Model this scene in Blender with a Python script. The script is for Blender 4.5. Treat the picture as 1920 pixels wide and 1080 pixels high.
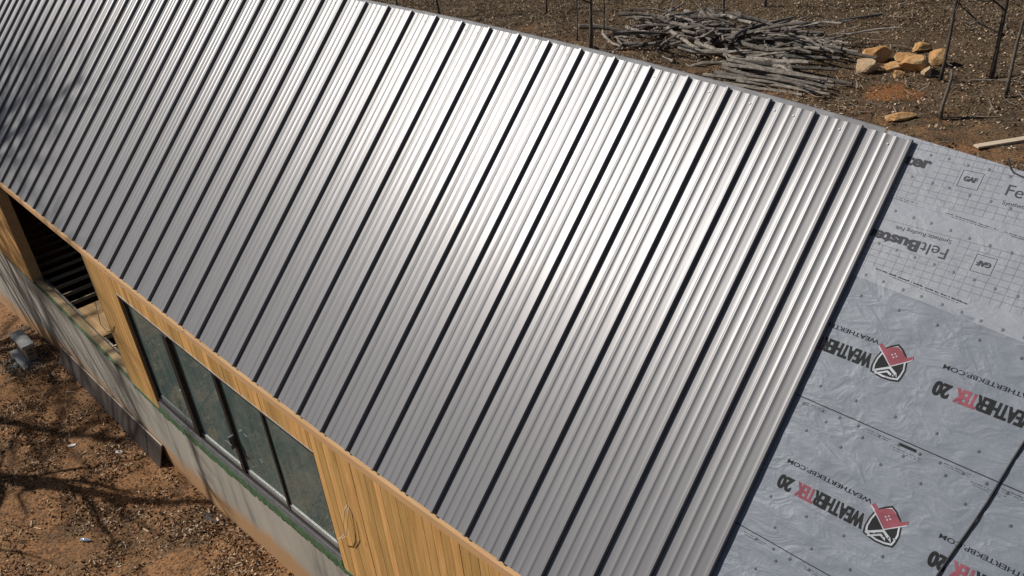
import bpy, math, random
import numpy as np
from mathutils import Vector, Matrix, noise

for o in list(bpy.data.objects):
    bpy.data.objects.remove(o)
scene = bpy.context.scene
COL = scene.collection
random.seed(7)
RNG = np.random.default_rng(11)

# ---------------------------------------------------------------- camera
S = 0.5                    # metres per roof panel width: lengths below are in panel widths
ZBACK = -4.0               # ground behind the house, from the eave, in panel widths
ZE = 4.6                   # height of the eave above the ground, metres


def W(x, y, z):
    return (x * S, y * S, z * S + ZE)


cam_d = bpy.data.cameras.new('camera')
cam = bpy.data.objects.new('camera', cam_d)
COL.objects.link(cam)
scene.camera = cam
cam_d.sensor_width = 36.0
cam_d.lens = 36.0 * 1600.0 / 1920.0
cam_d.clip_start = 0.1
cam_d.clip_end = 3000.0
_yaw, _pit, _rol = -0.851862947, 0.536048611, -0.101622271
_fwd = Vector((math.sin(_yaw) * math.cos(_pit), math.cos(_yaw) * math.cos(_pit), -math.sin(_pit)))
_rt = Vector((math.cos(_yaw), -math.sin(_yaw), 0.0))
_up = _rt.cross(_fwd)
_r2 = math.cos(_rol) * _rt + math.sin(_rol) * _up
_u2 = -math.sin(_rol) * _rt + math.cos(_rol) * _up
_m = Matrix((_r2, _u2, -_fwd)).transposed().to_4x4()
_m.translation = Vector(W(37.577227, -6.54493279, 12.1931978))
cam.matrix_world = _m

# ---------------------------------------------------------------- sky, sun, exposure
SUN_AZ, SUN_EL = math.radians(-121.0), math.radians(40.8)   # azimuth from +Y towards +X
world = bpy.data.worlds.new('World')
scene.world = world
world.use_nodes = True
wn = world.node_tree.nodes
wl = world.node_tree.links
sky = wn.new('ShaderNodeTexSky')
sky.sky_type = 'NISHITA'
sky.sun_disc = False
sky.sun_elevation = SUN_EL
sky.sun_rotation = SUN_AZ
sky.air_density = 1.0
sky.dust_density = 1.0
sky.altitude = 200
wn['Background'].inputs['Strength'].default_value = 0.05
wl.new(sky.outputs['Color'], wn['Background'].inputs['Color'])
sun_d = bpy.data.lights.new('sun', 'SUN')
sun_d.energy = 5.0
sun_d.angle = math.radians(0.5)
sun_d.color = (1.0, 0.95, 0.88)
sun = bpy.data.objects.new('sun', sun_d)
COL.objects.link(sun)
_s = Vector((math.cos(SUN_EL) * math.sin(SUN_AZ), math.cos(SUN_EL) * math.cos(SUN_AZ), math.sin(SUN_EL)))
sun.rotation_euler = _s.to_track_quat('Z', 'Y').to_euler()
sun.location = (-30, -20, 40)
scene.view_settings.view_transform = 'Standard'
scene.view_settings.look = 'None'
scene.view_settings.exposure = -0.22
scene.view_settings.gamma = 1.0
scene.view_settings.use_curve_mapping = False


# ---------------------------------------------------------------- material helpers
class NT:
    def __init__(self, name):
        self.m = bpy.data.materials.new(name)
        self.m.use_nodes = True
        self.t = self.m.node_tree
        self.n = self.t.nodes
        self.b = self.n['Principled BSDF']

    def node(self, kind, **kw):
        nd = self.n.new(kind)
        for k, v in kw.items():
            if k.startswith('i_'):
                key = k[2:]
                nd.inputs[int(key) if key.isdigit() else key].default_value = v
            else:
                setattr(nd, k, v)
        return nd

    def link(self, a, b):
        self.t.links.new(a, b)

    def coords(self, kind='Object', scale=(1, 1, 1), rot=(0, 0, 0)):
        tc = self.node('ShaderNodeTexCoord')
        mp = self.node('ShaderNodeMapping')
        mp.inputs['Scale'].default_value = scale
        mp.inputs['Rotation'].default_value = rot
        self.link(tc.outputs[kind], mp.inputs['Vector'])
        return mp.outputs['Vector']

    def noise(self, vec, scale, detail=4, rough=0.55):
        nd = self.node('ShaderNodeTexNoise')
        nd.inputs['Scale'].default_value = scale
        nd.inputs['Detail'].default_value = detail
        nd.inputs['Roughness'].default_value = rough
        if vec is not None:
            self.link(vec, nd.inputs['Vector'])
        return nd.outputs['Fac']

    def ramp(self, fac, stops):
        nd = self.node('ShaderNodeValToRGB')
        el = nd.color_ramp.elements
        while len(el) < len(stops):
            el.new(0.5)
        for e, (p, c) in zip(el, stops):
            e.position = p
            e.color = (c[0], c[1], c[2], 1)
        self.link(fac, nd.inputs['Fac'])
        return nd.outputs['Color']

    def mix(self, fac, a, b, blend='MIX'):
        nd = self.node('ShaderNodeMix', data_type='RGBA', blend_type=blend)
        for sock, v in ((nd.inputs[0], fac), (nd.inputs[6], a), (nd.inputs[7], b)):
            if hasattr(v, 'is_output'):
                self.link(v, sock)
            elif isinstance(v, (int, float)):
                sock.default_value = v
            else:
                sock.default_value = (v[0], v[1], v[2], 1)
        return nd.outputs[2]

    def math(self, op, a, b=None, c=None):
        nd = self.node('ShaderNodeMath', operation=op)
        for i, v in enumerate((a, b, c)):
            if v is None:
                continue
            if hasattr(v, 'is_output'):
                self.link(v, nd.inputs[i])
            else:
                nd.inputs[i].default_value = v
        return nd.outputs[0]

    def bump(self, height, strength, dist):
        nd = self.node('ShaderNodeBump')
        nd.inputs['Strength'].default_value = strength
        nd.inputs['Distance'].default_value = dist
        self.link(height, nd.inputs['Height'])
        self.link(nd.outputs['Normal'], self.b.inputs['Normal'])

    def set(self, **kw):
        for k, v in kw.items():
            sock = self.b.inputs[k.replace('_', ' ')]
            if hasattr(v, 'is_output'):
                self.link(v, sock)
            elif isinstance(v, tuple) and len(v) == 3:
                sock.default_value = (*v, 1)
            else:
                sock.default_value = v
        return self


def simple(name, col, rough=0.7, metal=0.0, var=0.25, scale=6.0, bump=0.0):
    t = NT(name)
    v = t.coords()
    f = t.noise(v, scale, 5, 0.6)
    lo = tuple(c * (1 - var) for c in col)
    hi = tuple(min(1, c * (1 + var)) for c in col)
    t.set(Base_Color=t.ramp(f, [(0.3, lo), (0.7, hi)]), Roughness=rough, Metallic=metal)
    if bump:
        t.bump(t.noise(v, scale * 4, 4, 0.6), bump, 0.02)
    return t.m


def mat_metal():
    t = NT('bare_steel_roofing')
    ob = t.node('ShaderNodeObjectInfo')
    tc = t.node('ShaderNodeTexCoord')
    add = t.node('ShaderNodeVectorMath', operation='ADD')
    t.link(tc.outputs['Object'], add.inputs[0])
    sc = t.node('ShaderNodeVectorMath', operation='SCALE')
    t.link(ob.outputs['Random'], sc.inputs['Scale'])
    sc.inputs[0].default_value = (17.0, 5.0, 9.0)
    t.link(sc.outputs[0], add.inputs[1])
    mp = t.node('ShaderNodeMapping')
    mp.inputs['Scale'].default_value = (1.0, 0.14, 0.14)
    t.link(add.outputs[0], mp.inputs['Vector'])
    f = t.noise(mp.outputs['Vector'], 9.0, 4, 0.6)
    f2 = t.noise(mp.outputs['Vector'], 60.0, 3, 0.6)
    col = t.mix(f, (0.164, 0.162, 0.168), (0.212, 0.210, 0.217))
    r = t.node('ShaderNodeMapRange')
    sm = t.noise(tc.outputs['Object'], 1.7, 4, 0.6)
    t.link(t.math('MULTIPLY_ADD', f2, 0.5, t.math('MULTIPLY', sm, 0.5)), r.inputs[0])
    r.inputs[3].default_value = 0.32
    r.inputs[4].default_value = 0.385
    t.set(Base_Color=col, Metallic=0.23, Roughness=r.outputs[0])
    t.b.inputs['Specular IOR Level'].default_value = 0.3
    t.bump(f, 0.10, 0.01)
    return t.m


def mat_wood(name, dark, light, axis='z', scale=1.0, rough=0.55):
    t = NT(name)
    ob = t.node('ShaderNodeObjectInfo')
    tc = t.node('ShaderNodeTexCoord')
    add = t.node('ShaderNodeVectorMath', operation='ADD')
    t.link(tc.outputs['Object'], add.inputs[0])
    sc = t.node('ShaderNodeVectorMath', operation='SCALE')
    t.link(ob.outputs['Random'], sc.inputs['Scale'])
    sc.inputs[0].default_value = (31.0, 23.0, 47.0)
    t.link(sc.outputs[0], add.inputs[1])
    mp = t.node('ShaderNodeMapping')
    k = {'x': (0.07, 1, 1), 'y': (1, 0.07, 1), 'z': (1, 1, 0.07)}[axis]
    mp.inputs['Scale'].default_value = tuple(c * scale for c in k)
    t.link(add.outputs[0], mp.inputs['Vector'])
    f = t.noise(mp.outputs['Vector'], 26.0, 5, 0.62)
    big = t.noise(mp.outputs['Vector'], 5.0, 2, 0.5)
    kn = t.node('ShaderNodeTexVoronoi')
    km = t.node('ShaderNodeMapping')
    km.inputs['Scale'].default_value = tuple((3.0 if c == 1 else 1.3) for c in k)
    t.link(add.outputs[0], km.inputs['Vector'])
    t.link(km.outputs['Vector'], kn.inputs['Vector'])
    kn.inputs['Scale'].default_value = 1.6
    knot = t.ramp(kn.outputs['Distance'], [(0.02, (1, 1, 1)), (0.09, (0, 0, 0))])
    mixf = t.math('MULTIPLY_ADD', f, 0.75, t.math('MULTIPLY', big, 0.3))
    c = t.ramp(mixf, [(0.25, dark), (0.72, light)])
    hs = t.node('ShaderNodeHueSaturation')
    t.link(c, hs.inputs['Color'])
    t.link(t.math('MULTIPLY_ADD', ob.outputs['Random'], 0.46, 0.74), hs.inputs['Value'])
    t.link(t.math('MULTIPLY_ADD', ob.outputs['Random'], -0.008, 0.503), hs.inputs['Hue'])
    c2 = t.mix(t.math('MULTIPLY', knot, 0.7), hs.outputs['Color'], tuple(x * 0.3 for x in dark))
    t.set(Base_Color=c2, Roughness=rough)
    t.bump(f, 0.25, 0.004)
    return t.m


def mat_ground():
    t = NT('red_clay_and_leaf_mould')
    v = t.coords()
    big = t.noise(v, 0.35, 6, 0.62)
    mid = t.noise(v, 2.2, 6, 0.65)
    fine = t.noise(v, 22.0, 4, 0.7)
    clay = t.mix(mid, (0.185, 0.090, 0.041), (0.46, 0.245, 0.112))
    duff = t.mix(fine, (0.042, 0.030, 0.019), (0.225, 0.150, 0.088))
    geo = t.node('ShaderNodeNewGeometry')
    sp = t.node('ShaderNodeSeparateXYZ')
    t.link(geo.outputs['Position'], sp.inputs[0])
    back = t.node('ShaderNodeMapRange')
    t.link(sp.outputs['Y'], back.inputs[0])
    back.inputs[1].default_value = 14.0
    back.inputs[2].default_value = 23.0
    back.inputs[3].default_value = 0.0
    back.inputs[4].default_value = 0.22
    k = t.math('SUBTRACT', t.math('MULTIPLY_ADD', mid, 0.45, t.math('MULTIPLY', big, 0.65)), back.outputs[0])
    fac = t.ramp(k, [(0.44, (0, 0, 0)), (0.60, (1, 1, 1))])
    c = t.mix(fac, duff, clay)
    ds = t.node('ShaderNodeVectorMath', operation='DISTANCE')
    t.link(geo.outputs['Position'], ds.inputs[0])
    ds.inputs[1].default_value = (18.75 * S, 38.3 * S, ZBACK * S + ZE)
    pm = t.ramp(t.math('MULTIPLY_ADD', mid, -0.9, t.math('MULTIPLY', ds.outputs['Value'], 0.8)), [(-0.0, (0.85, 0.85, 0.85)), (0.26, (0, 0, 0))])
    c = t.mix(pm, c, (0.34, 0.140, 0.048))
    c = t.mix(t.ramp(fine, [(0.35, (1, 1, 1)), (0.55, (0, 0, 0))]), c, (0.03, 0.02, 0.014))
    t.set(Base_Color=c, Roughness=0.95)
    t.b.inputs['Specular IOR Level'].default_value = 0.15
    h = t.math('MULTIPLY_ADD', fine, 0.5, mid)
    t.bump(h, 0.9, 0.05)
    return t.m


def mat_litter(name, stops, rough=0.85):
    t = NT(name)
    geo = t.node('ShaderNodeNewGeometry')
    c = t.ramp(geo.outputs['Random Per Island'], stops)
    t.set(Base_Color=c, Roughness=rough)
    t.b.inputs['Specular IOR Level'].default_value = 0.25
    return t.m


def mat_concrete():
    t = NT('poured_concrete')
    v = t.coords()
    vs = t.coords(scale=(1.0, 1.0, 0.16), rot=(0, 0.35, 0))
    st = t.noise(vs, 2.4, 5, 0.6)
    fine = t.noise(v, 30.0, 4, 0.6)
    c = t.ramp(st, [(0.30, (0.17, 0.16, 0.138)), (0.44, (0.35, 0.325, 0.275)), (0.72, (0.47, 0.43, 0.36))])
    c = t.mix(t.math('MULTIPLY', fine, 0.25), c, (0.16, 0.15, 0.13))
    # clay splashed on the foot of the wall by rain
    geo = t.node('ShaderNodeUVMap')
    sp = t.node('ShaderNodeSeparateXYZ')
    t.link(geo.outputs['UV'], sp.inputs[0])
    rg = t.noise(v, 5.0, 5, 0.65)
    hgt = t.math('ADD', t.math('MULTIPLY_ADD', st, -0.45, sp.outputs['Y']), t.math('MULTIPLY_ADD', rg, -0.35, 0.06))
    spl = t.ramp(hgt, [(0.0, (0.85, 0.85, 0.85)), (0.10, (0.5, 0.5, 0.5)), (0.30, (0, 0, 0))])
    c = t.mix(spl, c, (0.42, 0.225, 0.085))
    t.set(Base_Color=c, Roughness=0.9)
    t.bump(fine, 0.3, 0.006)
    return t.m


def mat_felt(name, base, grid, wr=0.5):
    t = NT(name)
    uv = t.node('ShaderNodeUVMap')
    sp = t.node('ShaderNodeSeparateXYZ')
    t.link(uv.outputs['UV'], sp.inputs[0])
    X, Y = sp.outputs['X'], sp.outputs['Y']
    mp = t.node('ShaderNodeMapping')
    mp.inputs['Scale'].default_value = (2.2, 4.0, 1.0)
    mp.inputs['Rotation'].default_value = (0, 0, 0.25)
    t.link(uv.outputs['UV'], mp.inputs['Vector'])
    wd = t.node('ShaderNodeTexNoise')
    wd.inputs['Scale'].default_value = 0.9
    wd.inputs['Detail'].default_value = 3
    wd.inputs['Distortion'].default_value = 0.8
    t.link(mp.outputs['Vector'], wd.inputs['Vector'])
    rd = t.math('SUBTRACT', 1.0, t.math('ABSOLUTE', t.math('MULTIPLY_ADD', wd.outputs['Fac'], 6.0, -3.0)))
    rd = t.math('MAXIMUM', rd, 0.0)
    cre = t.noise(mp.outputs['Vector'], 2.6, 5, 0.6)
    f = t.math('ADD', t.math('MULTIPLY', rd, 0.5), t.math('MULTIPLY_ADD', cre, 0.45, t.math('MULTIPLY', t.noise(mp.outputs['Vector'], 9.0, 3, 0.55), 0.07)))
    g = t.noise(uv.outputs['UV'], 1.1, 4, 0.6)
    c = t.mix(g, tuple(b * 0.86 for b in base), tuple(b * 1.12 for b in base))
    if grid:
        def line(s, step, w):
            fr = t.math('FRACT', t.math('DIVIDE', s, step))
            return t.math('LESS_THAN', fr, w)
        ln = t.math('MAXIMUM', line(X, 0.142, 0.075), line(Y, 0.102, 0.10))

        def box(x0, x1, y0, y1):
            a = t.math('MULTIPLY', t.math('GREATER_THAN', X, x0), t.math('LESS_THAN', X, x1))
            b = t.math('MULTIPLY', t.math('GREATER_THAN', Y, y0), t.math('LESS_THAN', Y, y1))
            return t.math('MULTIPLY', a, b)
        inb = None
        for bx in grid:
            q = box(*bx)
            inb = q if inb is None else t.math('MAXIMUM', inb, q)
        ln = t.math('MULTIPLY', ln, t.math('SUBTRACT', 1.0, inb))
        fade = t.math('MULTIPLY', ln, t.math('MULTIPLY_ADD', g, 0.8, 0.32))
        c = t.mix(fade, c, (0.10, 0.105, 0.12))
    t.set(Base_Color=c, Roughness=0.42 if wr > 0.2 else 0.5)
    t.b.inputs['Specular IOR Level'].default_value = 0.4
    t.bump(f, wr, 0.05)
    return t.m


def mat_glass():
    t = NT('tinted_window_glass')
    out = t.n['Material Output']
    tr = t.node('ShaderNodeBsdfTransparent')
    tr.inputs['Color'].default_value = (0.30, 0.40, 0.38, 1)
    gl = t.node('ShaderNodeBsdfGlossy')
    gl.inputs['Roughness'].default_value = 0.03
    gl.inputs['Color'].default_value = (0.85, 0.95, 0.92, 1)
    fr = t.node('ShaderNodeFresnel')
    fr.inputs['IOR'].default_value = 1.45
    mx = t.node('ShaderNodeMixShader')
    df = t.node('ShaderNodeBsdfDiffuse')
    v = t.coords(scale=(1, 1, 0.3))
    haze = t.noise(v, 5, 5, 0.65)
    t.link(t.ramp(haze, [(0.35, (0.105, 0.150, 0.143)), (0.75, (0.185, 0.250, 0.235))]), df.inputs['Color'])  # pale teal haze on the panes, painted as diffuse colour
    m2 = t.node('ShaderNodeMixShader')
    m2.inputs[0].default_value = 0.78
    t.link(tr.outputs[0], m2.inputs[1])
    t.link(df.outputs[0], m2.inputs[2])
    t.link(fr.outputs[0], mx.inputs[0])
    t.link(m2.outputs[0], mx.inputs[1])
    t.link(gl.outputs[0], mx.inputs[2])
    t.link(mx.outputs[0], out.inputs['Surface'])
    return t.m


def mat_bark(name, dark, light):
    t = NT(name)
    ob = t.node('ShaderNodeObjectInfo')
    v = t.coords()
    f = t.noise(v, 7.0, 6, 0.7)
    c = t.ramp(f, [(0.32, dark), (0.68, light)])
    hs = t.node('ShaderNodeHueSaturation')
    t.link(c, hs.inputs['Color'])
    t.link(t.math('MULTIPLY_ADD', ob.outputs['Random'], 0.85, 0.34), hs.inputs['Value'])
    t.set(Base_Color=hs.outputs['Color'], Roughness=0.9)
    t.bump(f, 0.6, 0.02)
    return t.m


def mat_stone():
    t = NT('ochre_field_stone')
    ob = t.node('ShaderNodeObjectInfo')
    v = t.coords()
    f = t.noise(v, 3.0, 6, 0.65)
    g = t.noise(v, 11.0, 5, 0.65)
    c = t.ramp(f, [(0.30, (0.36, 0.165, 0.055)), (0.48, (0.55, 0.30, 0.11)), (0.68, (0.58, 0.42, 0.23))])
    c = t.mix(t.math('MULTIPLY', g, 0.35), c, (0.22, 0.13, 0.07))
    pale = t.math('MULTIPLY', t.math('GREATER_THAN', ob.outputs['Random'], 0.72), 0.5)
    c = t.mix(pale, c, (0.42, 0.36, 0.27))
    t.set(Base_Color=c, Roughness=0.9)
    t.bump(g, 0.7, 0.04)
    return t.m


M = {}
M['metal'] = mat_metal()
M['cedar'] = mat_wood('cedar_boards', (0.40, 0.195, 0.053), (0.78, 0.48, 0.175), 'z')
M['trim'] = mat_wood('pine_trim', (0.46, 0.27, 0.12), (0.62, 0.40, 0.20), 'x')
M['lumber'] = mat_wood('framing_lumber', (0.38, 0.25, 0.12), (0.56, 0.41, 0.22), 'x')
M['joist'] = mat_wood('joist_lumber', (0.45, 0.34, 0.21), (0.62, 0.50, 0.34), 'y')
M['ply'] = mat_wood('plywood', (0.42, 0.25, 0.10), (0.58, 0.38, 0.18), 'x', 0.6)
M['sheath'] = simple('dark_wall_wrap_and_bay_shade', (0.03, 0.024, 0.018), 0.9)
M['osb'] = simple('roof_decking', (0.22, 0.15, 0.08), 0.9)
M['ground'] = mat_ground()
M['concrete'] = mat_concrete()
M['pier'] = simple('pier_concrete', (0.31, 0.315, 0.31), 0.85, 0, 0.18, 5, 0.2)
M['pierside'] = simple('brown_block_side', (0.26, 0.20, 0.15), 0.9, 0, 0.3, 7, 0.3)  # shaft sides browner and darker than the cap
M['green'] = simple('green_sill_membrane', (0.060, 0.125, 0.058), 0.7, 0, 0.5, 9, 0.4)
M['frame'] = simple('black_window_frame', (0.012, 0.012, 0.014), 0.4, 0.0, 0.2)
M['alu'] = simple('aluminium_sill_track', (0.42, 0.42, 0.41), 0.5, 0.6, 0.15, 8)
M['track'] = simple('grey_sill_track', (0.11, 0.11, 0.115), 0.5, 0.3, 0.2, 8)
M['glass'] = mat_glass()
_boxes = [(32.4, 33.78, 7.66, 8.05), (31.6, 33.02, 8.93, 9.26), (34.03, 35.5, 8.68, 9.10), (33.40, 33.74, 8.82, 9.14),
          (34.07, 34.39, 7.63, 7.95), (30, 42, 8.08, 8.47), (30, 42, 6.5, 7.25)]
M['felt'] = mat_felt('gridded_roofing_felt', (0.262, 0.278, 0.312), _boxes, 0.12)
M['wrap'] = mat_felt('grey_roofing_underlayment', (0.180, 0.202, 0.236), None, 0.15)
M['wrapplain'] = simple('pale_ridge_felt', (0.20, 0.20, 0.205), 0.7)
M['ink'] = simple('black_print', (0.009, 0.010, 0.012), 0.85)
M['ink2'] = simple('charcoal_print', (0.05, 0.053, 0.062), 0.85)
M['red'] = simple('red_print', (0.235, 0.060, 0.080), 0.85)
M['pale'] = simple('pale_print', (0.40, 0.42, 0.45), 0.6)
M['nail'] = simple('nail_cap', (0.065, 0.07, 0.08), 0.5)
M['nail2'] = simple('grey_nail_cap', (0.12, 0.125, 0.14), 0.5)
M['screw'] = simple('screw_head', (0.30, 0.30, 0.30), 0.45, 0.4)
M['stone'] = mat_stone()
M['bark'] = mat_bark('grey_bark', (0.050, 0.040, 0.032), (0.21, 0.175, 0.145))
M['stick'] = mat_bark('weathered_branch', (0.075, 0.062, 0.050), (0.37, 0.325, 0.275))
M['leaf'] = mat_litter('dry_leaf_litter', [(0.0, (0.040, 0.028, 0.018)), (0.40, (0.120, 0.080, 0.047)), (0.68, (0.22, 0.150, 0.088)),
                                           (0.86, (0.37, 0.27, 0.17)), (1.0, (0.58, 0.48, 0.36))])
M['chip'] = mat_litter('soil_crumbs_and_chips', [(0.0, (0.045, 0.026, 0.015)), (0.3, (0.135, 0.062, 0.028)), (0.6, (0.23, 0.115, 0.052)),
                                                 (0.80, (0.36, 0.23, 0.125)), (1.0, (0.55, 0.44, 0.31))])
M['twig'] = mat_litter('grey_twigs', [(0.0, (0.10, 0.08, 0.06)), (1.0, (0.40, 0.34, 0.27))])
M['shaving'] = mat_litter('pale_shavings', [(0.0, (0.25, 0.16, 0.09)), (1.0, (0.62, 0.52, 0.38))])
M['gravel'] = mat_litter('blue_grey_gravel', [(0.0, (0.03, 0.035, 0.038)), (0.6, (0.11, 0.125, 0.125)), (1.0, (0.30, 0.32, 0.31))])
M['straw'] = mat_litter('dry_brush', [(0.0, (0.10, 0.055, 0.025)), (0.6, (0.24, 0.14, 0.07)), (1.0, (0.38, 0.27, 0.16))])
M['darkboard'] = mat_wood('weathered_dark_board', (0.022, 0.016, 0.014), (0.062, 0.047, 0.040), 'x')
M['edgeboard'] = mat_wood('pale_board_edge', (0.55, 0.48, 0.40), (0.75, 0.68, 0.58), 'x')  # top edge far paler than the board's dark face
M['plank'] = mat_wood('pale_plank', (0.40, 0.31, 0.21), (0.60, 0.50, 0.37), 'x')
M['cable'] = simple('pale_cable_sheath', (0.62, 0.54, 0.42), 0.5)
M['black'] = simple('black_cord', (0.010, 0.010, 0.011), 0.6)
M['white'] = simple('white_scrap', (0.70, 0.68, 0.63), 0.6)
M['offcut'] = mat_wood('wood_offcut', (0.42, 0.30, 0.17), (0.62, 0.48, 0.31), 'x')
M['bottle'] = simple('clear_blue_plastic', (0.35, 0.45, 0.55), 0.15)


# ---------------------------------------------------------------- mesh helpers
LOC = {}


def link(o, parent=None, at=None):
    COL.objects.link(o)
    if parent is not None:
        o.parent = parent
    return o


def empty(name, at):
    o = bpy.data.objects.new(name, None)
    o.empty_display_size = 0.3
    o.location = at
    COL.objects.link(o)
    LOC[o.name] = Vector(at)
    return o


def wl_of(parent):
    return LOC.get(parent.name, Vector((0, 0, 0))) if parent is not None else Vector((0, 0, 0))


def tag(o, label=None, cat=None, group=None, kind=None):
    if label: o['label'] = label
    if cat: o['category'] = cat
    if group: o['group'] = group
    if kind: o['kind'] = kind
    return o


def build(name, verts, faces, mat, parent=None, origin=None, smooth=False, sharp=None, uv=None):
    """verts are world metres; the object's origin is put at origin (or at its parent's)."""
    base = wl_of(parent)
    org = Vector(origin) if origin is not None else base
    me = bpy.data.meshes.new(name)
    me.from_pydata([tuple(Vector(v) - org) for v in verts], [], faces)
    if uv is not None:
        l = me.uv_layers.new(name='UVMap')
        li = np.empty(len(me.loops), dtype=np.int32)
        me.loops.foreach_get('vertex_index', li)
        l.data.foreach_set('uv', np.asarray(uv, dtype=np.float32)[li].ravel())
    me.materials.append(mat)
    if smooth:
        me.polygons.foreach_set('use_smooth', [True] * len(me.polygons))
        if sharp:
            me.set_sharp_from_angle(angle=math.radians(sharp))
    me.update()
    o = bpy.data.objects.new(name, me)
    COL.objects.link(o)
    o.location = org - base
    if parent is not None:
        o.parent = parent
    LOC[o.name] = org
    return o


BOXF = [(0, 3, 2, 1), (4, 5, 6, 7), (0, 1, 5, 4), (1, 2, 6, 5), (2, 3, 7, 6), (3, 0, 4, 7)]


def hexa(c):
    return list(c), list(BOXF)


class MB:
    def __init__(self):
        self.v = []
        self.f = []

    def add(self, v, f):
        k = len(self.v)
        self.v += [tuple(p) for p in v]
        self.f += [tuple(i + k for i in q) for q in f]
        return self

    def box(self, x0, x1, y0, y1, z0, z1):
        return self.add([(x0, y0, z0), (x1, y0, z0), (x1, y1, z0), (x0, y1, z0),
                         (x0, y0, z1), (x1, y0, z1), (x1, y1, z1), (x0, y1, z1)], BOXF)

    def tube(self, pts, rad, n=6, caps=True):
        pts = [Vector(p) for p in pts]
        k = len(self.v)
        ref = Vector((0, 0, 1))
        d0 = (pts[-1] - pts[0]).normalized()
        if abs(d0.z) > 0.8:
            ref = Vector((1, 0, 0))
        for i, p in enumerate(pts):
            d = (pts[min(i + 1, len(pts) - 1)] - pts[max(i - 1, 0)]).normalized()
            a = d.cross(ref).normalized()
            b = d.cross(a)
            r = rad[i] if isinstance(rad, (list, tuple)) else rad
            for j in range(n):
                t = 2 * math.pi * j / n
                self.v.append(tuple(p + r * (math.cos(t) * a + math.sin(t) * b)))
        for i in range(len(pts) - 1):
            for j in range(n):
                self.f.append((k + i * n + j, k + i * n + (j + 1) % n, k + (i + 1) * n + (j + 1) % n, k + (i + 1) * n + j))
        if caps:
            self.f.append(tuple(k + j for j in reversed(range(n))))
            self.f.append(tuple(k + (len(pts) - 1) * n + j for j in range(n)))
        return self

    def build(self, name, mat, parent=None, **kw):
        return build(name, self.v, self.f, mat, parent, **kw)


def interp(x, tab):
    return float(np.interp(x, [a for a, _ in tab], [b for _, b in tab]))


# ---------------------------------------------------------------- shape of the roof
PT = 0.798903393
CU, SU = math.cos(PT), math.sin(PT)
L0 = 9.89356529
G = [0.08726813, -1.50342307, 0.30878723, 0.19426042, -0.30014314, 0.08245183, -0.82698218, -0.10230651, 0.16513957]


def _s_of(i):
    return max(-1.25, min(1.12, (i - 12.0) / 22.0))


def eave(i):
    """seam i at the eave: x along the house, v up the slope"""
    s = _s_of(i)
    return (i + G[0] * s * s + G[1] * (s ** 3 - .6 * s), G[2] * (s * s - 1 / 3) + G[3] * (s ** 3 - .6 * s))


def head(i):
    s = _s_of(i)
    return (i + G[0] * s * s + G[1] * (s ** 3 - .6 * s) + G[4] * s * s + G[5] * s + G[8],
            L0 + G[6] * (s * s - 1 / 3) + G[7] * (s ** 3 - .6 * s))


def RP(x, v, h=0.0):
    """point on the roof: along, up the slope, above the slope (panel widths) -> world metres"""
    return W(x, v * CU - h * SU, v * SU + h * CU)


_ii = np.linspace(-24, 50, 400)
_ex = np.array([eave(i) for i in _ii])
_hx = np.array([head(i) for i in _ii])


def eave_v(x):
    return float(np.interp(x, _ex[:, 0], _ex[:, 1]))


def head_v(x):
    return float(np.interp(x, _hx[:, 0], _hx[:, 1]))


def wy(x):
    return eave_v(x) * CU


def wz(x):
    return eave_v(x) * SU


X0, X1 = -19.0, 42.0          # ends of the house
I0, I1 = -18, 33              # first and last seam
ZG = [(-20, -5.95), (-8.3, -5.75), (-2, -5.62), (5, -5.80), (10.4, -5.93), (14.8, -5.72), (18.3, -5.36), (22.3, -5.03), (30, -4.75), (45, -4.6)]


def zg(x):                     # top of the foundation wall
    return (interp(x - 1.2, ZG) + interp(x, ZG) + interp(x + 1.2, ZG)) / 3


ZB = [(-60, -14), (-16, -11.7), (-9, -10.75), (-4.7, -9.8), (2, -9.45), (9.7, -9.2), (13.3, -9.0), (16.2, -8.45), (18.8, -8.1), (25, -7.7), (60, -7.4)]


def ground(x, y):
    zb = (interp(x - 2, ZB) + interp(x, ZB) + interp(x + 2, ZB)) / 3
    if y < 0:
        zb += 0.035 * max(y, -30)
    t = min(1.0, max(0.0, (y - 9.5) / 6.0))
    t = t * t * (3 - 2 * t)
    z = zb * (1 - t) + ZBACK * t
    amp = 0.20 if y < 5 else 0.22
    if -0.6 < y < 14:
        amp *= 0.25
    z += amp * noise.noise((x * 0.45, y * 0.45, 3.1)) + amp * 0.5 * noise.noise((x * 1.3, y * 1.3, 8.0))
    return z


def on_ground(x, y, dz=0.0):
    return W(x, y, ground(x, y) + dz)


# ---------------------------------------------------------------- the ground
def make_ground():
    xs = np.concatenate([[-800, -400, -200, -120, -80, -60], np.arange(-46, 41, 0.6), [46, 60, 90, 150, 300, 800]])
    ys = np.concatenate([[-800, -300, -120, -60, -30, -18], np.arange(-11, 1.2, 0.4), np.arange(2, 30, 2.0), np.arange(30, 80, 0.6), [85, 100, 130, 200, 400, 800]])
    V = [W(x, y, ground(float(x), float(y))) for y in ys for x in xs]
    n = len(xs)
    F = [(j * n + i, j * n + i + 1, (j + 1) * n + i + 1, (j + 1) * n + i) for j in range(len(ys) - 1) for i in range(n - 1)]
    o = build('ground', V, F, M['ground'], smooth=True)
    tag(o, kind='structure')


make_ground()

# ---------------------------------------------------------------- the house
house = empty('house', W(12, 3, -9.0))
tag(house, 'timber clad house under construction with a half finished ribbed steel roof', 'house')


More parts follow.
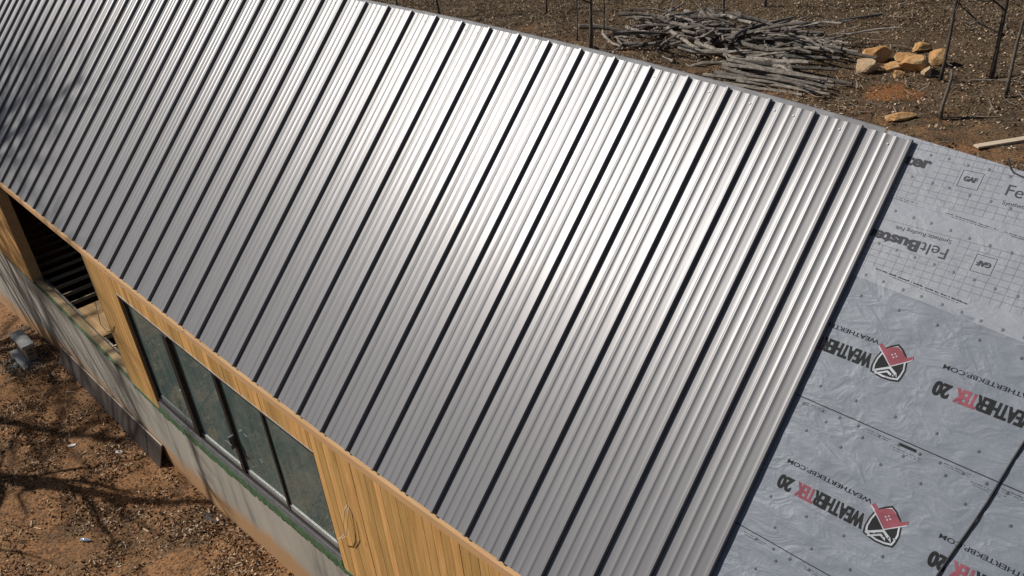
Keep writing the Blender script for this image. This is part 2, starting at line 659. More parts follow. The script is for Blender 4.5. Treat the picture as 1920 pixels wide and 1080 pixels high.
def wall_strip(x0, x1, zlo, zhi, out0, out1, step=1.0):
    """slab that follows the front wall; out is measured outward from the eave line"""
    n = max(1, int(math.ceil((x1 - x0) / step)))
    V, F = [], []
    for i in range(n + 1):
        x = x0 + (x1 - x0) * i / n
        y = wy(x)
        lo = zlo(x) if callable(zlo) else zlo
        hi = zhi(x) if callable(zhi) else zhi
        V += [W(x, y - out1, lo), W(x, y - out0, lo), W(x, y - out0, hi), W(x, y - out1, hi)]
        if i:
            a, b = (i - 1) * 4, i * 4
            for k in range(4):
                k2 = (k + 1) % 4
                F.append((a + k, a + k2, b + k2, b + k))
    F.append((3, 2, 1, 0))
    e = n * 4
    F.append((e, e + 1, e + 2, e + 3))
    return V, F


# foundation wall (UV y = metres above the soil at its foot)
def make_foundation():
    V, F, UV = [], [], []
    n = 70
    for i in range(n + 1):
        x = X0 + (X1 - X0) * i / n
        y = wy(x)
        top = zg(x) - 0.02
        gr = ground(x, y - 0.3)
        for (yy, zz) in ((y + 0.5, top), (y - 0.03, top), (y - 0.03, gr + 0.75), (y - 0.03, gr), (y - 0.03, gr - 1.5), (y + 0.5, gr - 1.5)):
            V.append(W(x, yy, zz))
            UV.append((x * S, (zz - gr) * S))
        if i:
            a, b = (i - 1) * 6, i * 6
            for k in range(6):
                k2 = (k + 1) % 6
                F.append((a + k, b + k, b + k2, a + k2))
    F.append((0, 1, 2, 3, 4, 5))
    e = n * 6
    F.append((e + 5, e + 4, e + 3, e + 2, e + 1, e))
    o = build('foundation_wall', V, F, M['concrete'], house, uv=UV)
    tag(o, 'grey concrete foundation wall stained orange along the soil')


make_foundation()

OP0, OP1 = -2.95, 8.12        # open bay
WN0, WN1 = 10.70, 22.46       # window


def top_z(x):
    return wz(x) - 0.20


# sheathing behind the boards
sheath = None
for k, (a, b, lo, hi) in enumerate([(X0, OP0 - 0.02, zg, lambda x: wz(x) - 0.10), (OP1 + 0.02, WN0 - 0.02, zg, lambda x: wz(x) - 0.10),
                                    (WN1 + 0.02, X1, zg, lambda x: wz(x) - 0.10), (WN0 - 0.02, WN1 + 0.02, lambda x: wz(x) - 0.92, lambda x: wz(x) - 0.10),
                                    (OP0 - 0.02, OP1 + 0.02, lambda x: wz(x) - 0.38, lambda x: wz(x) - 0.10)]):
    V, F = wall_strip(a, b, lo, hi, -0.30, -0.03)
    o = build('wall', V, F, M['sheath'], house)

    def board(x0, x1, z0, z1):
        d = random.uniform(-0.004, 0.006)
        g = 0.0022
        V2, F2 = [], []
        ya, yb = wy(x0), wy(x1)
        ch = 0.006
        xa, xb = x0 + g, x1 - g
        prof = [(xa, 0.028), (xa, -0.02 + ch - d), (xa + ch, -0.02 - d), (xb - ch, -0.02 - d), (xb, -0.02 + ch - d), (xb, 0.028)]
        for zf in (z0, z1):
            for (px, off) in prof:
                yy = wy(px)
                zz = zf(px) if callable(zf) else zf
                V2.append(W(px, yy + off, zz))
        m = len(prof)
        for q in range(m):
            q2 = (q + 1) % m
            F2.append((q, q2, m + q2, m + q))
        F2.append(tuple(reversed(range(m))))
        F2.append(tuple(range(m, 2 * m)))
        build('board', V2, F2, M['cedar'], o)

    # boards one by one where the photograph shows them
    if k in (0, 1, 2, 3):
        xa = max(a, -11.5)
        xb = min(b, 32.0)
        if k == 1:
            xa, xb = a + 0.02, b - 0.02
        x = xa
        while x < xb - 0.05:
            w_ = random.choice((0.26, 0.27, 0.275, 0.29, 0.30))
            e_ = min(x + w_, xb)
            if xb - e_ < 0.12:
                e_ = xb
            zlo = (lambda q: wz(q) - 0.96) if k == 3 else ((lambda q: zg(q) - 0.06) if k != 2 else (lambda q: zg(q) - 0.30))
            board(x, e_, zlo, top_z)
            x = e_

# plain boarding past the picture's edges
V, F = wall_strip(X0, -11.52, zg, top_z, -0.028, 0.02)
build('wall_boarding', V, F, M['cedar'], house)
V, F = wall_strip(32.02, X1, zg, top_z, -0.028, 0.02)
build('wall_boarding', V, F, M['cedar'], house)

# trim board under the roof edge
V, F = wall_strip(X0, X1, lambda x: wz(x) - 0.24, lambda x: wz(x) - 0.035, -0.02, 0.085)
tag(build('eave_trim', V, F, M['trim'], house), 'pale pine trim board running under the roof edge')

# reveal of the open bay
for x0_, x1_ in ((OP0 - 0.05, OP0 + 0.03), (OP1 - 0.03, OP1 + 0.05)):
    V, F = wall_strip(x0_, x1_, lambda x: zg(x), lambda x: wz(x) - 0.30, -0.42, 0.026)
    build('jamb', V, F, M['lumber'], house)

# green membrane on the foundation's top edge, torn here and there
V, F = [], []
n = 420
for i in range(n + 1):
    x = -10.5 + (22.9 + 10.5) * i / n
    y = wy(x)
    t = zg(x)
    rag = 0.07 * noise.noise((x * 2.1, 0, 0)) + 0.13 * noise.noise((x * 6.3, 4, 0)) + 0.06 * noise.noise((x * 17.0, 1, 0))
    if x < 8.3:
        lo = t - 0.005 + rag * 0.35
    elif x < 11:
        lo = t - 0.12 - 0.25 * max(0, noise.noise((x * 1.3, 9, 0))) + rag
    else:
        lo = t - 0.13 + rag
    hi = t + (0.19 if x > 10.72 and x < 22.44 else 0.03)
    lo = min(lo, hi - 0.01)
    V += [W(x, y - 0.042, lo), W(x, y - 0.042, hi), W(x, y + 0.054, hi)]
    if i:
        a, b = (i - 1) * 3, i * 3
        F += [(a, b, b + 1, a + 1), (a + 1, b + 1, b + 2, a + 2)]
tag(build('sill_membrane', V, F, M['green'], house), 'torn green membrane strip along the foundation top')

# lettering printed on the membrane is too small to read: a row of dark dashes
mb = MB()
for k in range(26):
    x = 18.2 + k * 0.145
    if random.random() < 0.3:
        continue
    y = wy(x) - 0.046
    z = zg(x) - 0.12
    w_ = random.uniform(0.03, 0.10)
    mb.add([W(x, y, z), W(x + w_, y, z), W(x + w_ + 0.01, y, z + random.uniform(0.03, 0.09)), W(x + 0.01, y, z + 0.06)], [(0, 1, 2, 3)])
mb.build('membrane_print', M['ink'], house)

# sill plate and floor framing seen through the open bay
V, F = wall_strip(-11.0, OP1 + 0.2, lambda x: zg(x) + 0.018, lambda x: zg(x) + 0.10, -0.34, -0.06)
build('sill_plate', V, F, M['lumber'], house)
FL = -5.80
for k in range(-10, 24):
    x = 0.06 + 1.03 * k
    mb = MB()
    a = W(x - 0.042, wy(x) + 0.36, FL - 0.16)
    b = W(x + 0.042, 2.7 if x < 8.5 else 12.6, FL)
    mb.box(a[0], b[0], a[1], b[1], a[2], b[2])
    mb.build('joist', M['joist'], house)
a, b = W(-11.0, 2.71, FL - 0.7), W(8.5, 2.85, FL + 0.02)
MB().box(a[0], b[0], a[1], b[1], a[2], b[2]).build('ledger_beam', M['sheath'], house)  # near-black colour stands in for the shade deeper in the bay
a, b = W(1.05, 0.42, FL + 0.004), W(4.22, 2.6, FL + 0.05)
tag(MB().box(a[0], b[0], a[1], b[1], a[2], b[2]).build('plywood_sheet', M['ply'], house), 'loose plywood sheet lying on the floor joists')
a, b = W(8.9, 0.42, FL + 0.004), W(40, 12.6, FL + 0.05)
MB().box(a[0], b[0], a[1], b[1], a[2], b[2]).build('floor', M['ply'], house)
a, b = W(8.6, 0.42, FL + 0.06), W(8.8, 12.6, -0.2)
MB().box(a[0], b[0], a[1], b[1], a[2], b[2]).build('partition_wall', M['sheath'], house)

# ------ window
def zs(x):                     # bottom of the window
    return zg(x) + 0.42


def wt(x):                     # top of the window
    return wz(x) - 1.0


fr = MB()
for args in ((WN0, WN1, lambda x: wt(x) - 0.16, wt, -0.16, -0.02), (WN0, WN1, zs, lambda x: zs(x) + 0.16, -0.16, -0.03)):
    fr.add(*wall_strip(*args))
for (xa, xb) in ((WN0, WN0 + 0.17), (WN1 - 0.13, WN1)):
    fr.add(*wall_strip(xa, xb, lambda x: zs(x) + 0.16, lambda x: wt(x) - 0.16, -0.16, -0.03))
window = fr.build('window', M['frame'], house)
tag(window, 'long black framed window of four dark panes in the front wall')
MX = (14.12, 17.20, 19.80)
for x, w_, d in zip(MX, (0.15, 0.10, 0.055), (0.03, -0.02, -0.04)):
    V, F = wall_strip(x - w_, x + w_, lambda q: zs(q) + 0.165, lambda q: wt(q) - 0.165, -0.155, d)
    build('mullion', V, F, M['frame'], window)
edges = [WN0 + 0.17, MX[0], MX[1], MX[2], WN1 - 0.13]
for k in range(4):
    xa = edges[k] + ((0.15, 0.10, 0.055)[k - 1] if k else 0) + 0.002
    xb = edges[k + 1] - ((0.15, 0.10, 0.055)[k] if k < 3 else 0) - 0.002
    rec = (-0.12, -0.10, -0.11, -0.09)[k]
    V, F = wall_strip(xa, xb, lambda q: zs(q) + 0.30, lambda q: wt(q) - 0.165, rec - 0.015, rec)
    build('pane', V, F, M['glass'], window)
    V, F = wall_strip(xa, xb, lambda q: zs(q) + 0.165, lambda q: zs(q) + 0.295, rec - 0.03, rec + 0.03)
    build('bottom_rail', V, F, M['track' if k == 0 else 'alu'], window)
# head flashing, track and handle
V, F = wall_strip(WN0 - 0.02, WN1 + 0.02, lambda x: wt(x) + 0.004, lambda x: wt(x) + 0.035, -0.03, 0.035)
build('head_flashing', V, F, M['alu'], window)
for k, (dz, o0, o1, mt) in enumerate(((0.32, -0.06, 0.02, 'track'), (0.235, -0.06, 0.045, 'track'))):
    V, F = wall_strip(WN0 + 0.02, WN1 - 0.02, lambda x: zs(x) - 0.42 + dz + 0.005, lambda x: zs(x) - 0.42 + dz + 0.062, o0, o1)
    build('sill_track', V, F, M[mt], window)
V, F = wall_strip(WN0 + 0.02, WN1 - 0.02, lambda x: zs(x) - 0.40, lambda x: zs(x) - 0.004, -0.20, -0.055)
build('sill_board', V, F, M['frame'], window)
hx = MX[1]
mb = MB()
hz = zs(hx) + 1.35
pa = W(hx - 0.02, wy(hx) - 0.06, hz)
mb.box(pa[0] - 0.02, pa[0] + 0.02, pa[1] - 0.03, pa[1] + 0.05, pa[2] - 0.10, pa[2] + 0.12)
mb.box(pa[0] - 0.09, pa[0] + 0.09, pa[1] - 0.05, pa[1] - 0.031, pa[2] - 0.02, pa[2] + 0.025)
mb.build('handle', M['track'], window)

# ------ roof deck, back slope, gable ends
V, F = [], []
n = 60
RID = lambda x: head_v(x) + 0.075
for i in range(n + 1):
    x = X0 + (X1 - X0) * i / n
    e, r = eave_v(x) + 0.03, RID(x)
    ry, rz = r * CU, r * SU
    V += [RP(x, e, -0.18), RP(x, e, 0.0), RP(x, r, 0.0), W(x, 13.9, 0.3), W(x, 13.8, 0.05), W(x, ry, rz - 0.26)]
    if i:
        a, b = (i - 1) * 6, i * 6
        for k in range(6):
            k2 = (k + 1) % 6
            F.append((a + k, b + k, b + k2, a + k2))
F += [(0, 1, 2, 3, 4, 5), tuple(n * 6 + k for k in (5, 4, 3, 2, 1, 0))]
build('roof_deck', V, F, M['osb'], house)
a, b = W(X0, 13.2, -12), W(X1, 13.4, -0.1)
MB().box(a[0], b[0], a[1], b[1], a[2], b[2]).build('back_wall', M['cedar'], house)
for xg in (X0 + 0.3, X1 - 0.5):
    prof = [(wy(xg) + 0.35, -12.0), (13.15, -12.0), (13.15, -0.1), (RID(xg) * CU, RID(xg) * SU - 0.32), (wy(xg) + 0.35, wz(xg) - 0.02)]
    V = [W(xg, y, z) for y, z in prof] + [W(xg + 0.2, y, z) for y, z in prof]
    m = len(prof)
    F = [tuple(reversed(range(m))), tuple(range(m, 2 * m))] + [(q, (q + 1) % m, m + (q + 1) % m, m + q) for q in range(m)]
    build('gable_wall', V, F, M['cedar'], house)

# ------ ribbed steel panels
RH = 0.086


def bead(c, w, h):
    pts = []
    for q in range(-4, 5):
        a = q / 4.0
        pts.append((c + w * a, h * 0.5 * (1 + math.cos(math.pi * a))))
    return pts


PROF = [(0.002, 0.0), (0.05, 0.0), (0.12, 0.0)]
for c, w_, h in ((0.245, 0.056, 0.0115), (0.455, 0.056, 0.0075), (0.660, 0.056, 0.0115)):
    PROF += bead(c, w_, h)
    if c < 0.6:
        PROF.append((c + 0.105, 0.0))
PROF += [(0.76, 0.0), (0.84, 0.0), (0.905, 0.0), (0.928, 0.006), (0.936, RH - 0.008), (0.942, RH), (0.990, RH), (0.996, RH - 0.008), (0.9985, 0.004)]
ROWS = 7
sw_me = None
for i in range(I0, I1):
    (xa, va), (xb, vb) = eave(i), eave(i + 1)
    (ta, ua), (tb, ub) = head(i), head(i + 1)
    V, F = [], []
    m = len(PROF)
    ph = i * 3.7
    for r in range(ROWS + 1):
        q = r / ROWS
        for t, h in PROF:
            x = (xa * (1 - t) + xb * t) * (1 - q) + (ta * (1 - t) + tb * t) * q
            v = (va * (1 - t) + vb * t) * (1 - q) + (ua * (1 - t) + ub * t) * q
            wob = 0.0006 * noise.noise((t * 3.0 + ph, q * 5.0, i * 1.3)) if h < 0.03 else 0
            V.append(RP(x - 0.045, v, 0.036 + h + wob))
    for r in range(ROWS):
        for k in range(m - 1):
            F.append((r * m + k, r * m + k + 1, (r + 1) * m + k + 1, (r + 1) * m + k))
    p = build('metal_panel', V, F, M['metal'], house, smooth=True, sharp=32)
    if i >= 10:
        # screw heads near the ridge
        for t in ((0.56, 0.13) if i % 3 == 0 else (0.56,)):
            q = 0.983
            x = (xa * (1 - t) + xb * t) * (1 - q) + (ta * (1 - t) + tb * t) * q - 0.045
            v = (va * (1 - t) + vb * t) * (1 - q) + (ua * (1 - t) + ub * t) * q
            c = Vector(RP(x, v, 0.034))
            if sw_me is None:
                s_ = MB()
                n8 = Vector((0, -SU, CU))
                s_.tube([(0, 0, 0), tuple(n8 * 0.008)], [0.010, 0.009], 8)
                so = s_.build('screw', M['screw'], None)
                sw_me = so.data
            else:
                so = bpy.data.objects.new('screw', sw_me)
                COL.objects.link(so)
            so.parent = p
            so.location = c - LOC[p.name]

# ------ underlayment
def wrinkle(x, v):
    k = 1.0 if v < 7.0 else 0.25
    a = noise.noise((x * 1.6 + v * 0.5, v * 3.2, 1.0)) * 0.010 + noise.noise((x * 2.6 - v * 1.2, v * 5.0, 5.0)) * 0.006
    a += 0.010 * (1 - abs(noise.noise((x * 1.4 + v * 2.2, v * 3.4 - x, 9.0)))) ** 4
    # long slack folds
    a += 0.034 * max(0, noise.noise((x * 0.55, v * 3.6 + x * 0.45, 17.0)))
    return 0.014 + k * a * min(1.0, max(0.12, (x - 32.5) / 0.7))


def sheet(name, v0, v1, lift, mat, label):
    xs = np.arange(32.1, X1 - 0.05, 0.07)
    rows = max(4, int(6 / 0.07 * 0.12 * 3))
    vv0 = v0 if callable(v0) else (lambda x: v0)
    vv1 = v1 if callable(v1) else (lambda x: v1)
    nr = int((vv1(34) - vv0(34)) / 0.06)
    V, F, UV = [], [], []
    n_ = len(xs)
    for r in range(nr + 1):
        for x in xs:
            a_, b_ = vv0(x), vv1(x)
            v = a_ + (b_ - a_) * r / nr
            V.append(RP(x, v, wrinkle(x, v) + lift))
            UV.append((x, v))
    for r in range(nr):
        for k in range(n_ - 1):
            F.append((r * n_ + k, r * n_ + k + 1, (r + 1) * n_ + k + 1, (r + 1) * n_ + k))
    o = build(name, V, F, mat, house, smooth=True, uv=UV)
    tag(o, label)
    return o, lift


shE = sheet('underlayment_sheet', lambda x: eave_v(x) + 0.05, 2.95, 0.000, M['wrap'], 'lowest grey underlayment sheet beside the steel panels')
shD = sheet('underlayment_sheet', 2.79, 5.15, 0.004, M['wrap'], 'grey underlayment sheet with the lower shield logo')
shC = sheet('underlayment_sheet', 4.99, 7.15, 0.008, M['wrap'], 'grey underlayment sheet with the upper shield logo')
shB = sheet('underlayment_sheet', lambda x: 7.04 - 0.07 * (x - 33.0), 8.45, 0.012, M['felt'], 'gridded felt sheet with upside down lettering')
shA = sheet('underlayment_sheet', lambda x: 8.40 - 0.06 * (x - 33.0), lambda x: RID(x) - 0.01, 0.016, M['felt'], 'topmost gridded felt sheet at the ridge')

V, F = [], []
for i in range(61):
    x = X0 + (32.05 - X0) * i / 60
    r = RID(x)
    dz = 0.012 * noise.noise((x * 0.8, 0, 0))
    V += [RP(x, r - 0.32, 0.004), RP(x, r, 0.006), W(x, r * CU + 0.02, r * SU + 0.014 + dz), W(x, r * CU + 1.0, r * SU - 0.97)]
    if i:
        a, b = (i - 1) * 4, i * 4
        F += [(a + k, b + k, b + k + 1, a + k + 1) for k in range(3)]
tag(build('ridge_felt', V, F, M['wrapplain'], house, smooth=True), 'strip of pale felt folded over the ridge')

# ------ print on the sheets
_tc = {}


def text_geo(s, bold):
    if (s, bold) in _tc:
        return _tc[(s, bold)]
    cu = bpy.data.curves.new('t', 'FONT')
    cu.body = s
    cu.size = 1.0
    cu.resolution_u = 4
    cu.offset = bold
    ob = bpy.data.objects.new('t', cu)
    COL.objects.link(ob)
    bpy.context.view_layer.update()
    me = bpy.data.meshes.new_from_object(ob.evaluated_get(bpy.context.evaluated_depsgraph_get()))
    V = np.array([(v.co.x, v.co.y) for v in me.vertices])
    F = [tuple(p.vertices) for p in me.polygons]
    bpy.data.objects.remove(ob)
    bpy.data.meshes.remove(me)
    _tc[(s, bold)] = (V, F)
    return V, F


def put(sh, V2, F, mat, name='print', lift=0.003):
    """flat print: list of (x, v) on the sheet"""
    import bmesh
    o, l = sh
    bm = bmesh.new()
    bv = [bm.verts.new((p_[0], p_[1], p_[2] if len(p_) > 2 else 0.0)) for p_ in V2]
    for f in F:
        if len(set(f)) == len(f):
            try:
                bm.faces.new([bv[i] for i in f])
            except ValueError:
                pass
    for _ in range(4):
        ed = [e for e in bm.edges if e.calc_length() > 0.045]
        if not ed:
            break
        bmesh.ops.subdivide_edges(bm, edges=ed, cuts=1)
        bmesh.ops.triangulate(bm, faces=[f for f in bm.faces if len(f.verts) > 3])
    bm.verts.index_update()
    V2 = [(v.co.x, v.co.y, v.co.z) for v in bm.verts]
    F = [tuple(v.index for v in f.verts) for f in bm.faces]
    bm.free()
    V = [RP(x, v, wrinkle(x, v) + l + lift + z) for x, v, z in V2]
    n = V and F
    return build(name, V, F, mat, o)


def text(sh, s, xa, xb, vbase, vtop, mat, bold=0.0):
    """text from xa (first letter) to xb (last letter), baseline at vbase, cap height at vtop"""
    if min(xa, xb) > X1 - 0.2:
        return
    V, F = text_geo(s, bold)
    lo, hi = V.min(0), V.max(0)
    T = (V - [lo[0], 0.0]) / [hi[0] - lo[0], 0.70 if s not in ('20',) else 0.70]
    P2 = [(xa + (xb - xa) * t[0], vbase + (vtop - vbase) * t[1], 0.0) for t in T]
    if bold > 0.02:
        n0, F0 = len(P2), list(F)
        F = list(F0)
        for j, dx_ in enumerate((-0.004, 0.004) if s in ('Buster', 'GAF') else (-0.006, 0.006)):
            off = len(P2)
            P2 += [(a_ + dx_, b_, 0.0005 * (j + 1)) for a_, b_, _ in P2[:n0]]
            F += [tuple(i + off for i in f) for f in F0]
    put(sh, P2, F, mat, 'lettering')


def poly(sh, pts, dx, dv, mat, name, lift=0.003, k=1.0):
    from mathutils.geometry import tessellate_polygon
    P2 = [(x * k + dx, v * k + dv) for x, v in pts]
    tri = tessellate_polygon([[Vector((x, v, 0)) for x, v in P2]])
    put(sh, P2, [tuple(t) for t in tri], mat, name, lift)


SHIELD = [(-0.22, -0.18), (-0.24, -0.08), (-0.23, 0.05), (-0.2, 0.16), (-0.17, 0.22), (-0.1, 0.29), (-0.01, 0.35), (0.08, 0.3), (0.16, 0.22),
          (0.21, 0.13), (0.24, 0.0), (0.23, -0.11), (0.21, -0.18), (0.1, -0.21), (-0.03, -0.22), (-0.15, -0.2)]
RED = [(-0.27, 0.235), (-0.235, 0.275), (-0.15, 0.215), (-0.09, 0.265), (0.0, 0.305), (0.08, 0.265), (0.13, 0.215), (0.17, 0.19),
       (0.25, 0.25), (0.265, 0.20), (0.01, 0.0), (-0.1, 0.095), (-0.2, 0.18)]
CH1 = [(-0.20, -0.145), (0.015, -0.005), (0.14, -0.075), (0.165, -0.13), (0.115, -0.105), (0.015, -0.045), (-0.185, -0.17)]
CH2 = [(-0.165, -0.188), (0.005, -0.075), (0.075, -0.105), (0.09, -0.145), (0.05, -0.13), (0.005, -0.11), (-0.135, -0.192)]


def shield(sh, cx, cv):
    if cx > X1 - 0.5:
        return
    poly(sh, SHIELD, cx, cv, M['ink'], 'shield', 0.0028)
    poly(sh, [(x * 0.90, (v - 0.03) * 0.90 + 0.03) for x, v in SHIELD], cx, cv, M['pale'], 'shield_border', 0.0036)
    poly(sh, [(x * 0.80, (v - 0.03) * 0.80 + 0.03) for x, v in SHIELD], cx, cv, M['ink'], 'shield_field', 0.0044)
    poly(sh, [(x * 1.0, v - 0.018) for x, v in RED], cx, cv, M['pale'], 'roof_outline', 0.0052)
    poly(sh, RED, cx, cv, M['red'], 'red_house', 0.0060)
    for ax, av in ((0.0, 0.195), (0.032, 0.165), (0.0, 0.135), (-0.032, 0.165)):
        s_ = 0.0145
        poly(sh, [(ax - s_, av), (ax, av - s_), (ax + s_, av), (ax, av + s_)], cx, cv, M['pale'], 'window_mark', 0.0068)
    poly(sh, CH1, cx, cv, M['pale'], 'chevron', 0.0052)
    poly(sh, CH2, cx, cv, M['pale'], 'chevron', 0.0052)


for sh, x_, v_ in ((shD, 0.0, 0.0), (shC, -0.85, 2.19)):
    for k in range(-1, 3):
        d = x_ + 2.28 * k
        if 34.71 + d < 32.6:
            continue
        text(sh, 'WEATHER', 34.235 + d, 33.46 + d, 3.81 + v_, 3.60 + v_, M['ink'], 0.028)
        text(sh, 'TEK', 33.475 + d, 33.175 + d, 3.80 + v_, 3.595 + v_, M['red'], 0.028)
        text(sh, '20', 33.11 + d, 32.885 + d, 3.79 + v_, 3.59 + v_, M['ink'], 0.035)
        text(sh, 'WEATHERTEKBP.COM', 34.22 + d, 32.89 + d, 4.05 + v_, 3.985 + v_, M['ink'], 0.012)
        shield(sh, 34.5 + d, 3.75 + v_)

text(shB, 'Felt', 33.715, 33.325, 7.875, 7.70, M['ink2'], 0.0)
text(shB, 'Buster', 33.30, 32.47, 7.865, 7.695, M['ink2'], 0.035)
text(shB, 'Synthetic Roofing Felt', 33.70, 32.86, 8.015, 7.955, M['ink2'])
text(shA, 'Buster', 32.14, 32.95, 9.01, 9.19, M['ink2'], 0.035)
text(shA, 'Felt', 34.09, 34.48, 8.875, 9.05, M['ink2'], 0.0)
text(shA, 'Buster', 34.50, 35.33, 8.865, 9.045, M['ink2'], 0.035)
text(shA, 'Synthetic Roofing Felt', 34.11, 34.95, 8.735, 8.795, M['ink2'])


def gaf(sh, xa, xb, va, vb, flip):
    w_ = 0.007
    for q in ((xa, xb, va, va + w_), (xa, xb, vb - w_, vb), (xa, xa + w_, va + w_, vb - w_), (xb - w_, xb, va + w_, vb - w_)):
        put(sh, [(q[0], q[2]), (q[1], q[2]), (q[1], q[3]), (q[0], q[3])], [(0, 1, 2, 3)], M['ink2'], 'logo_box')
    mx, mv = (xa + xb) / 2, (va + vb) / 2
    if flip:
        text(sh, 'GAF', mx + 0.095, mx - 0.095, mv + 0.01 + 0.035, mv + 0.01 - 0.04, M['ink2'], 0.035)
    else:
        text(sh, 'GAF', mx - 0.095, mx + 0.095, mv - 0.03, mv + 0.045, M['ink2'], 0.035)


gaf(shA, 33.42, 33.72, 8.845, 9.12, False)
gaf(shB, 34.09, 34.375, 7.655, 7.925, True)
gaf(shA, 36.0, 36.3, 8.75, 9.02, False)

# seam lines and the rows of print too small to read
def bar(sh, xa, xb, v, h, mat, name='print_line', slope=0.0):
    n_ = max(1, int((xb - xa) / 0.1))
    P2 = []
    F = []
    for i in range(n_ + 1):
        x = xa + (xb - xa) * i / n_
        vv = v + slope * (x - 33.0)
        P2 += [(x, vv), (x, vv + h)]
        if i:
            F.append((2 * i - 2, 2 * i, 2 * i + 1, 2 * i - 1))
    put(sh, P2, F, mat, name)


def smallprint(sh, xa, xb, v, h, mat, slope=0.0):
    P2, F = [], []
    x = xa
    while x < xb:
        w_ = random.uniform(0.008, 0.030)
        vv = v + slope * (x - 33.0)
        k = len(P2)
        dh = h * random.uniform(0.6, 1.0)
        P2 += [(x, vv), (x + w_, vv), (x + w_, vv + dh), (x, vv + dh)]
        F.append((k, k + 1, k + 2, k + 3))
        x += w_ + random.choice((0.006, 0.008, 0.010, 0.03))
    put(sh, P2, F, mat, 'small_print')


for sh, v in ((shC, 4.99), (shD, 2.79)):
    bar(sh, 32.2, X1 - 0.3, v + 0.003, 0.013, M['ink'])
for sh, v in ((shD, 4.99), (shE, 2.79)):
    for xa in (32.75, 33.75, 34.85, 35.6, 36.8, 38.0):
        smallprint(sh, xa, xa + 0.36, v - 0.055, 0.013, M['ink2'])
        smallprint(sh, xa + 0.02, xa + 0.34, v - 0.085, 0.011, M['ink2'])
        if xa > 33.5:
            smallprint(sh, xa + 0.38, xa + 0.82, v - 0.135, 0.012, M['ink2'])
            smallprint(sh, xa + 0.42, xa + 0.80, v - 0.165, 0.010, M['ink2'])
    text(sh, 'WEATHERTEK', 34.47, 34.22, v - 0.035, v - 0.075, M['ink'], 0.03)
smallprint(shB, 32.86, 34.25, 7.255, 0.022, M['ink'], -0.073)
smallprint(shB, 33.1, 34.15, 7.225, 0.010, M['ink2'], -0.073)
for xa, xb in ((32.5, 33.0), (33.45, 34.22), (34.3, 35.2)):
    smallprint(shA, xa, xb, 8.425, 0.014, M['ink2'], -0.07)
    smallprint(shA, xa + 0.1, xb - 0.15, 8.40, 0.008, M['ink2'], -0.07)

# nail caps
cap_me = {}


def cap(sh, x, v):
    o, l = sh
    mt = 'nail2' if sh in (shA, shB) else 'nail'
    x += random.uniform(-0.02, 0.02)
    v += random.uniform(-0.012, 0.012)
    if x < 32.62:
        return
    c = Vector(RP(x, v, wrinkle(x, v) + l - 0.003))
    if mt not in cap_me:
        n8 = Vector((0, -SU, CU))
        q = MB().tube([(0, 0, 0), tuple(n8 * 0.0035), tuple(n8 * 0.0045)], [0.0122, 0.0122, 0.007], 10).build('nail_cap', M[mt])
        cap_me[mt] = q.data
    else:
        q = bpy.data.objects.new('nail_cap', cap_me[mt])
        COL.objects.link(q)
    q.parent = o
    q.location = c - LOC[o.name]


for k in range(13):
    x = 32.77 + 0.292 * k
    cap(shA, x, 8.825 - 0.08 * (x - 32.77))
    cap(shA, x + 0.1, 9.24 - 0.06 * (x - 32.77))
    cap(shB, x - 0.03, 8.12 + 0.0 * x + 0.17 - 0.09 * (x - 32.77) - 0.06)
    cap(shB, x - 0.03, 7.665 - 0.09 * (x - 32.77))
    cap(shB, x, 7.135 - 0.075 * (x - 32.77))
for k in range(7):
    x = 32.83 + 0.585 * k
    cap(shC, x, 6.80 - 0.045 * (x - 32.83))
    cap(shC, x + 0.02, 5.27)
    cap(shD, x + 0.1, 4.55)
    cap(shD, x + 0.05, 3.40)
    cap(shD, x + 0.32, 3.02)
    cap(shE, x + 0.3, 2.35)
    cap(shE, x + 0.1, 1.8)
for k in range(14):
    x = 32.74 + 0.295 * k
    cap(shD, x, 4.925)
    if k % 2:
        cap(shD, x + 0.12, 4.80)
    cap(shE, x + 0.2, 2.725)
    if k % 2:
        cap(shE, x + 0.33, 2.60)

# ---------------------------------------------------------------- things on the house
def rope(name, pts, r, mat, label, cat, n=6):
    base = Vector(pts[0])
    mb = MB().tube(pts, r, n)
    o = mb.build(name, mat, None, origin=pts[0], smooth=True)
    tag(o, label, cat)
    return o


pts = []
for k in range(40):
    v = 7.2 - 7.0 * k / 39
    x = 35.62 - 0.126 * (5.59 - v) + 0.012 * math.sin(v * 3.1)
    pts.append(RP(x, v, wrinkle(x, v) + 0.032))
rope('safety_rope', pts, 0.0075, M['black'], 'taut black rope running up the grey underlayment', 'rope')

pts = [RP(33.93, 9.42, 0.06), RP(33.97, 9.36, 0.05), RP(34.02, 9.28, 0.035), RP(34.08, 9.23, 0.03), RP(34.2, 9.20, 0.03), RP(34.4, 9.19, 0.03), RP(34.8, 9.2, 0.03)]
rope('black_wire', pts, 0.006, M['black'], 'thin black wire hooked over the ridge felt', 'wire')


def on_wall(x, z, out):
    return W(x, wy(x) - out, z)


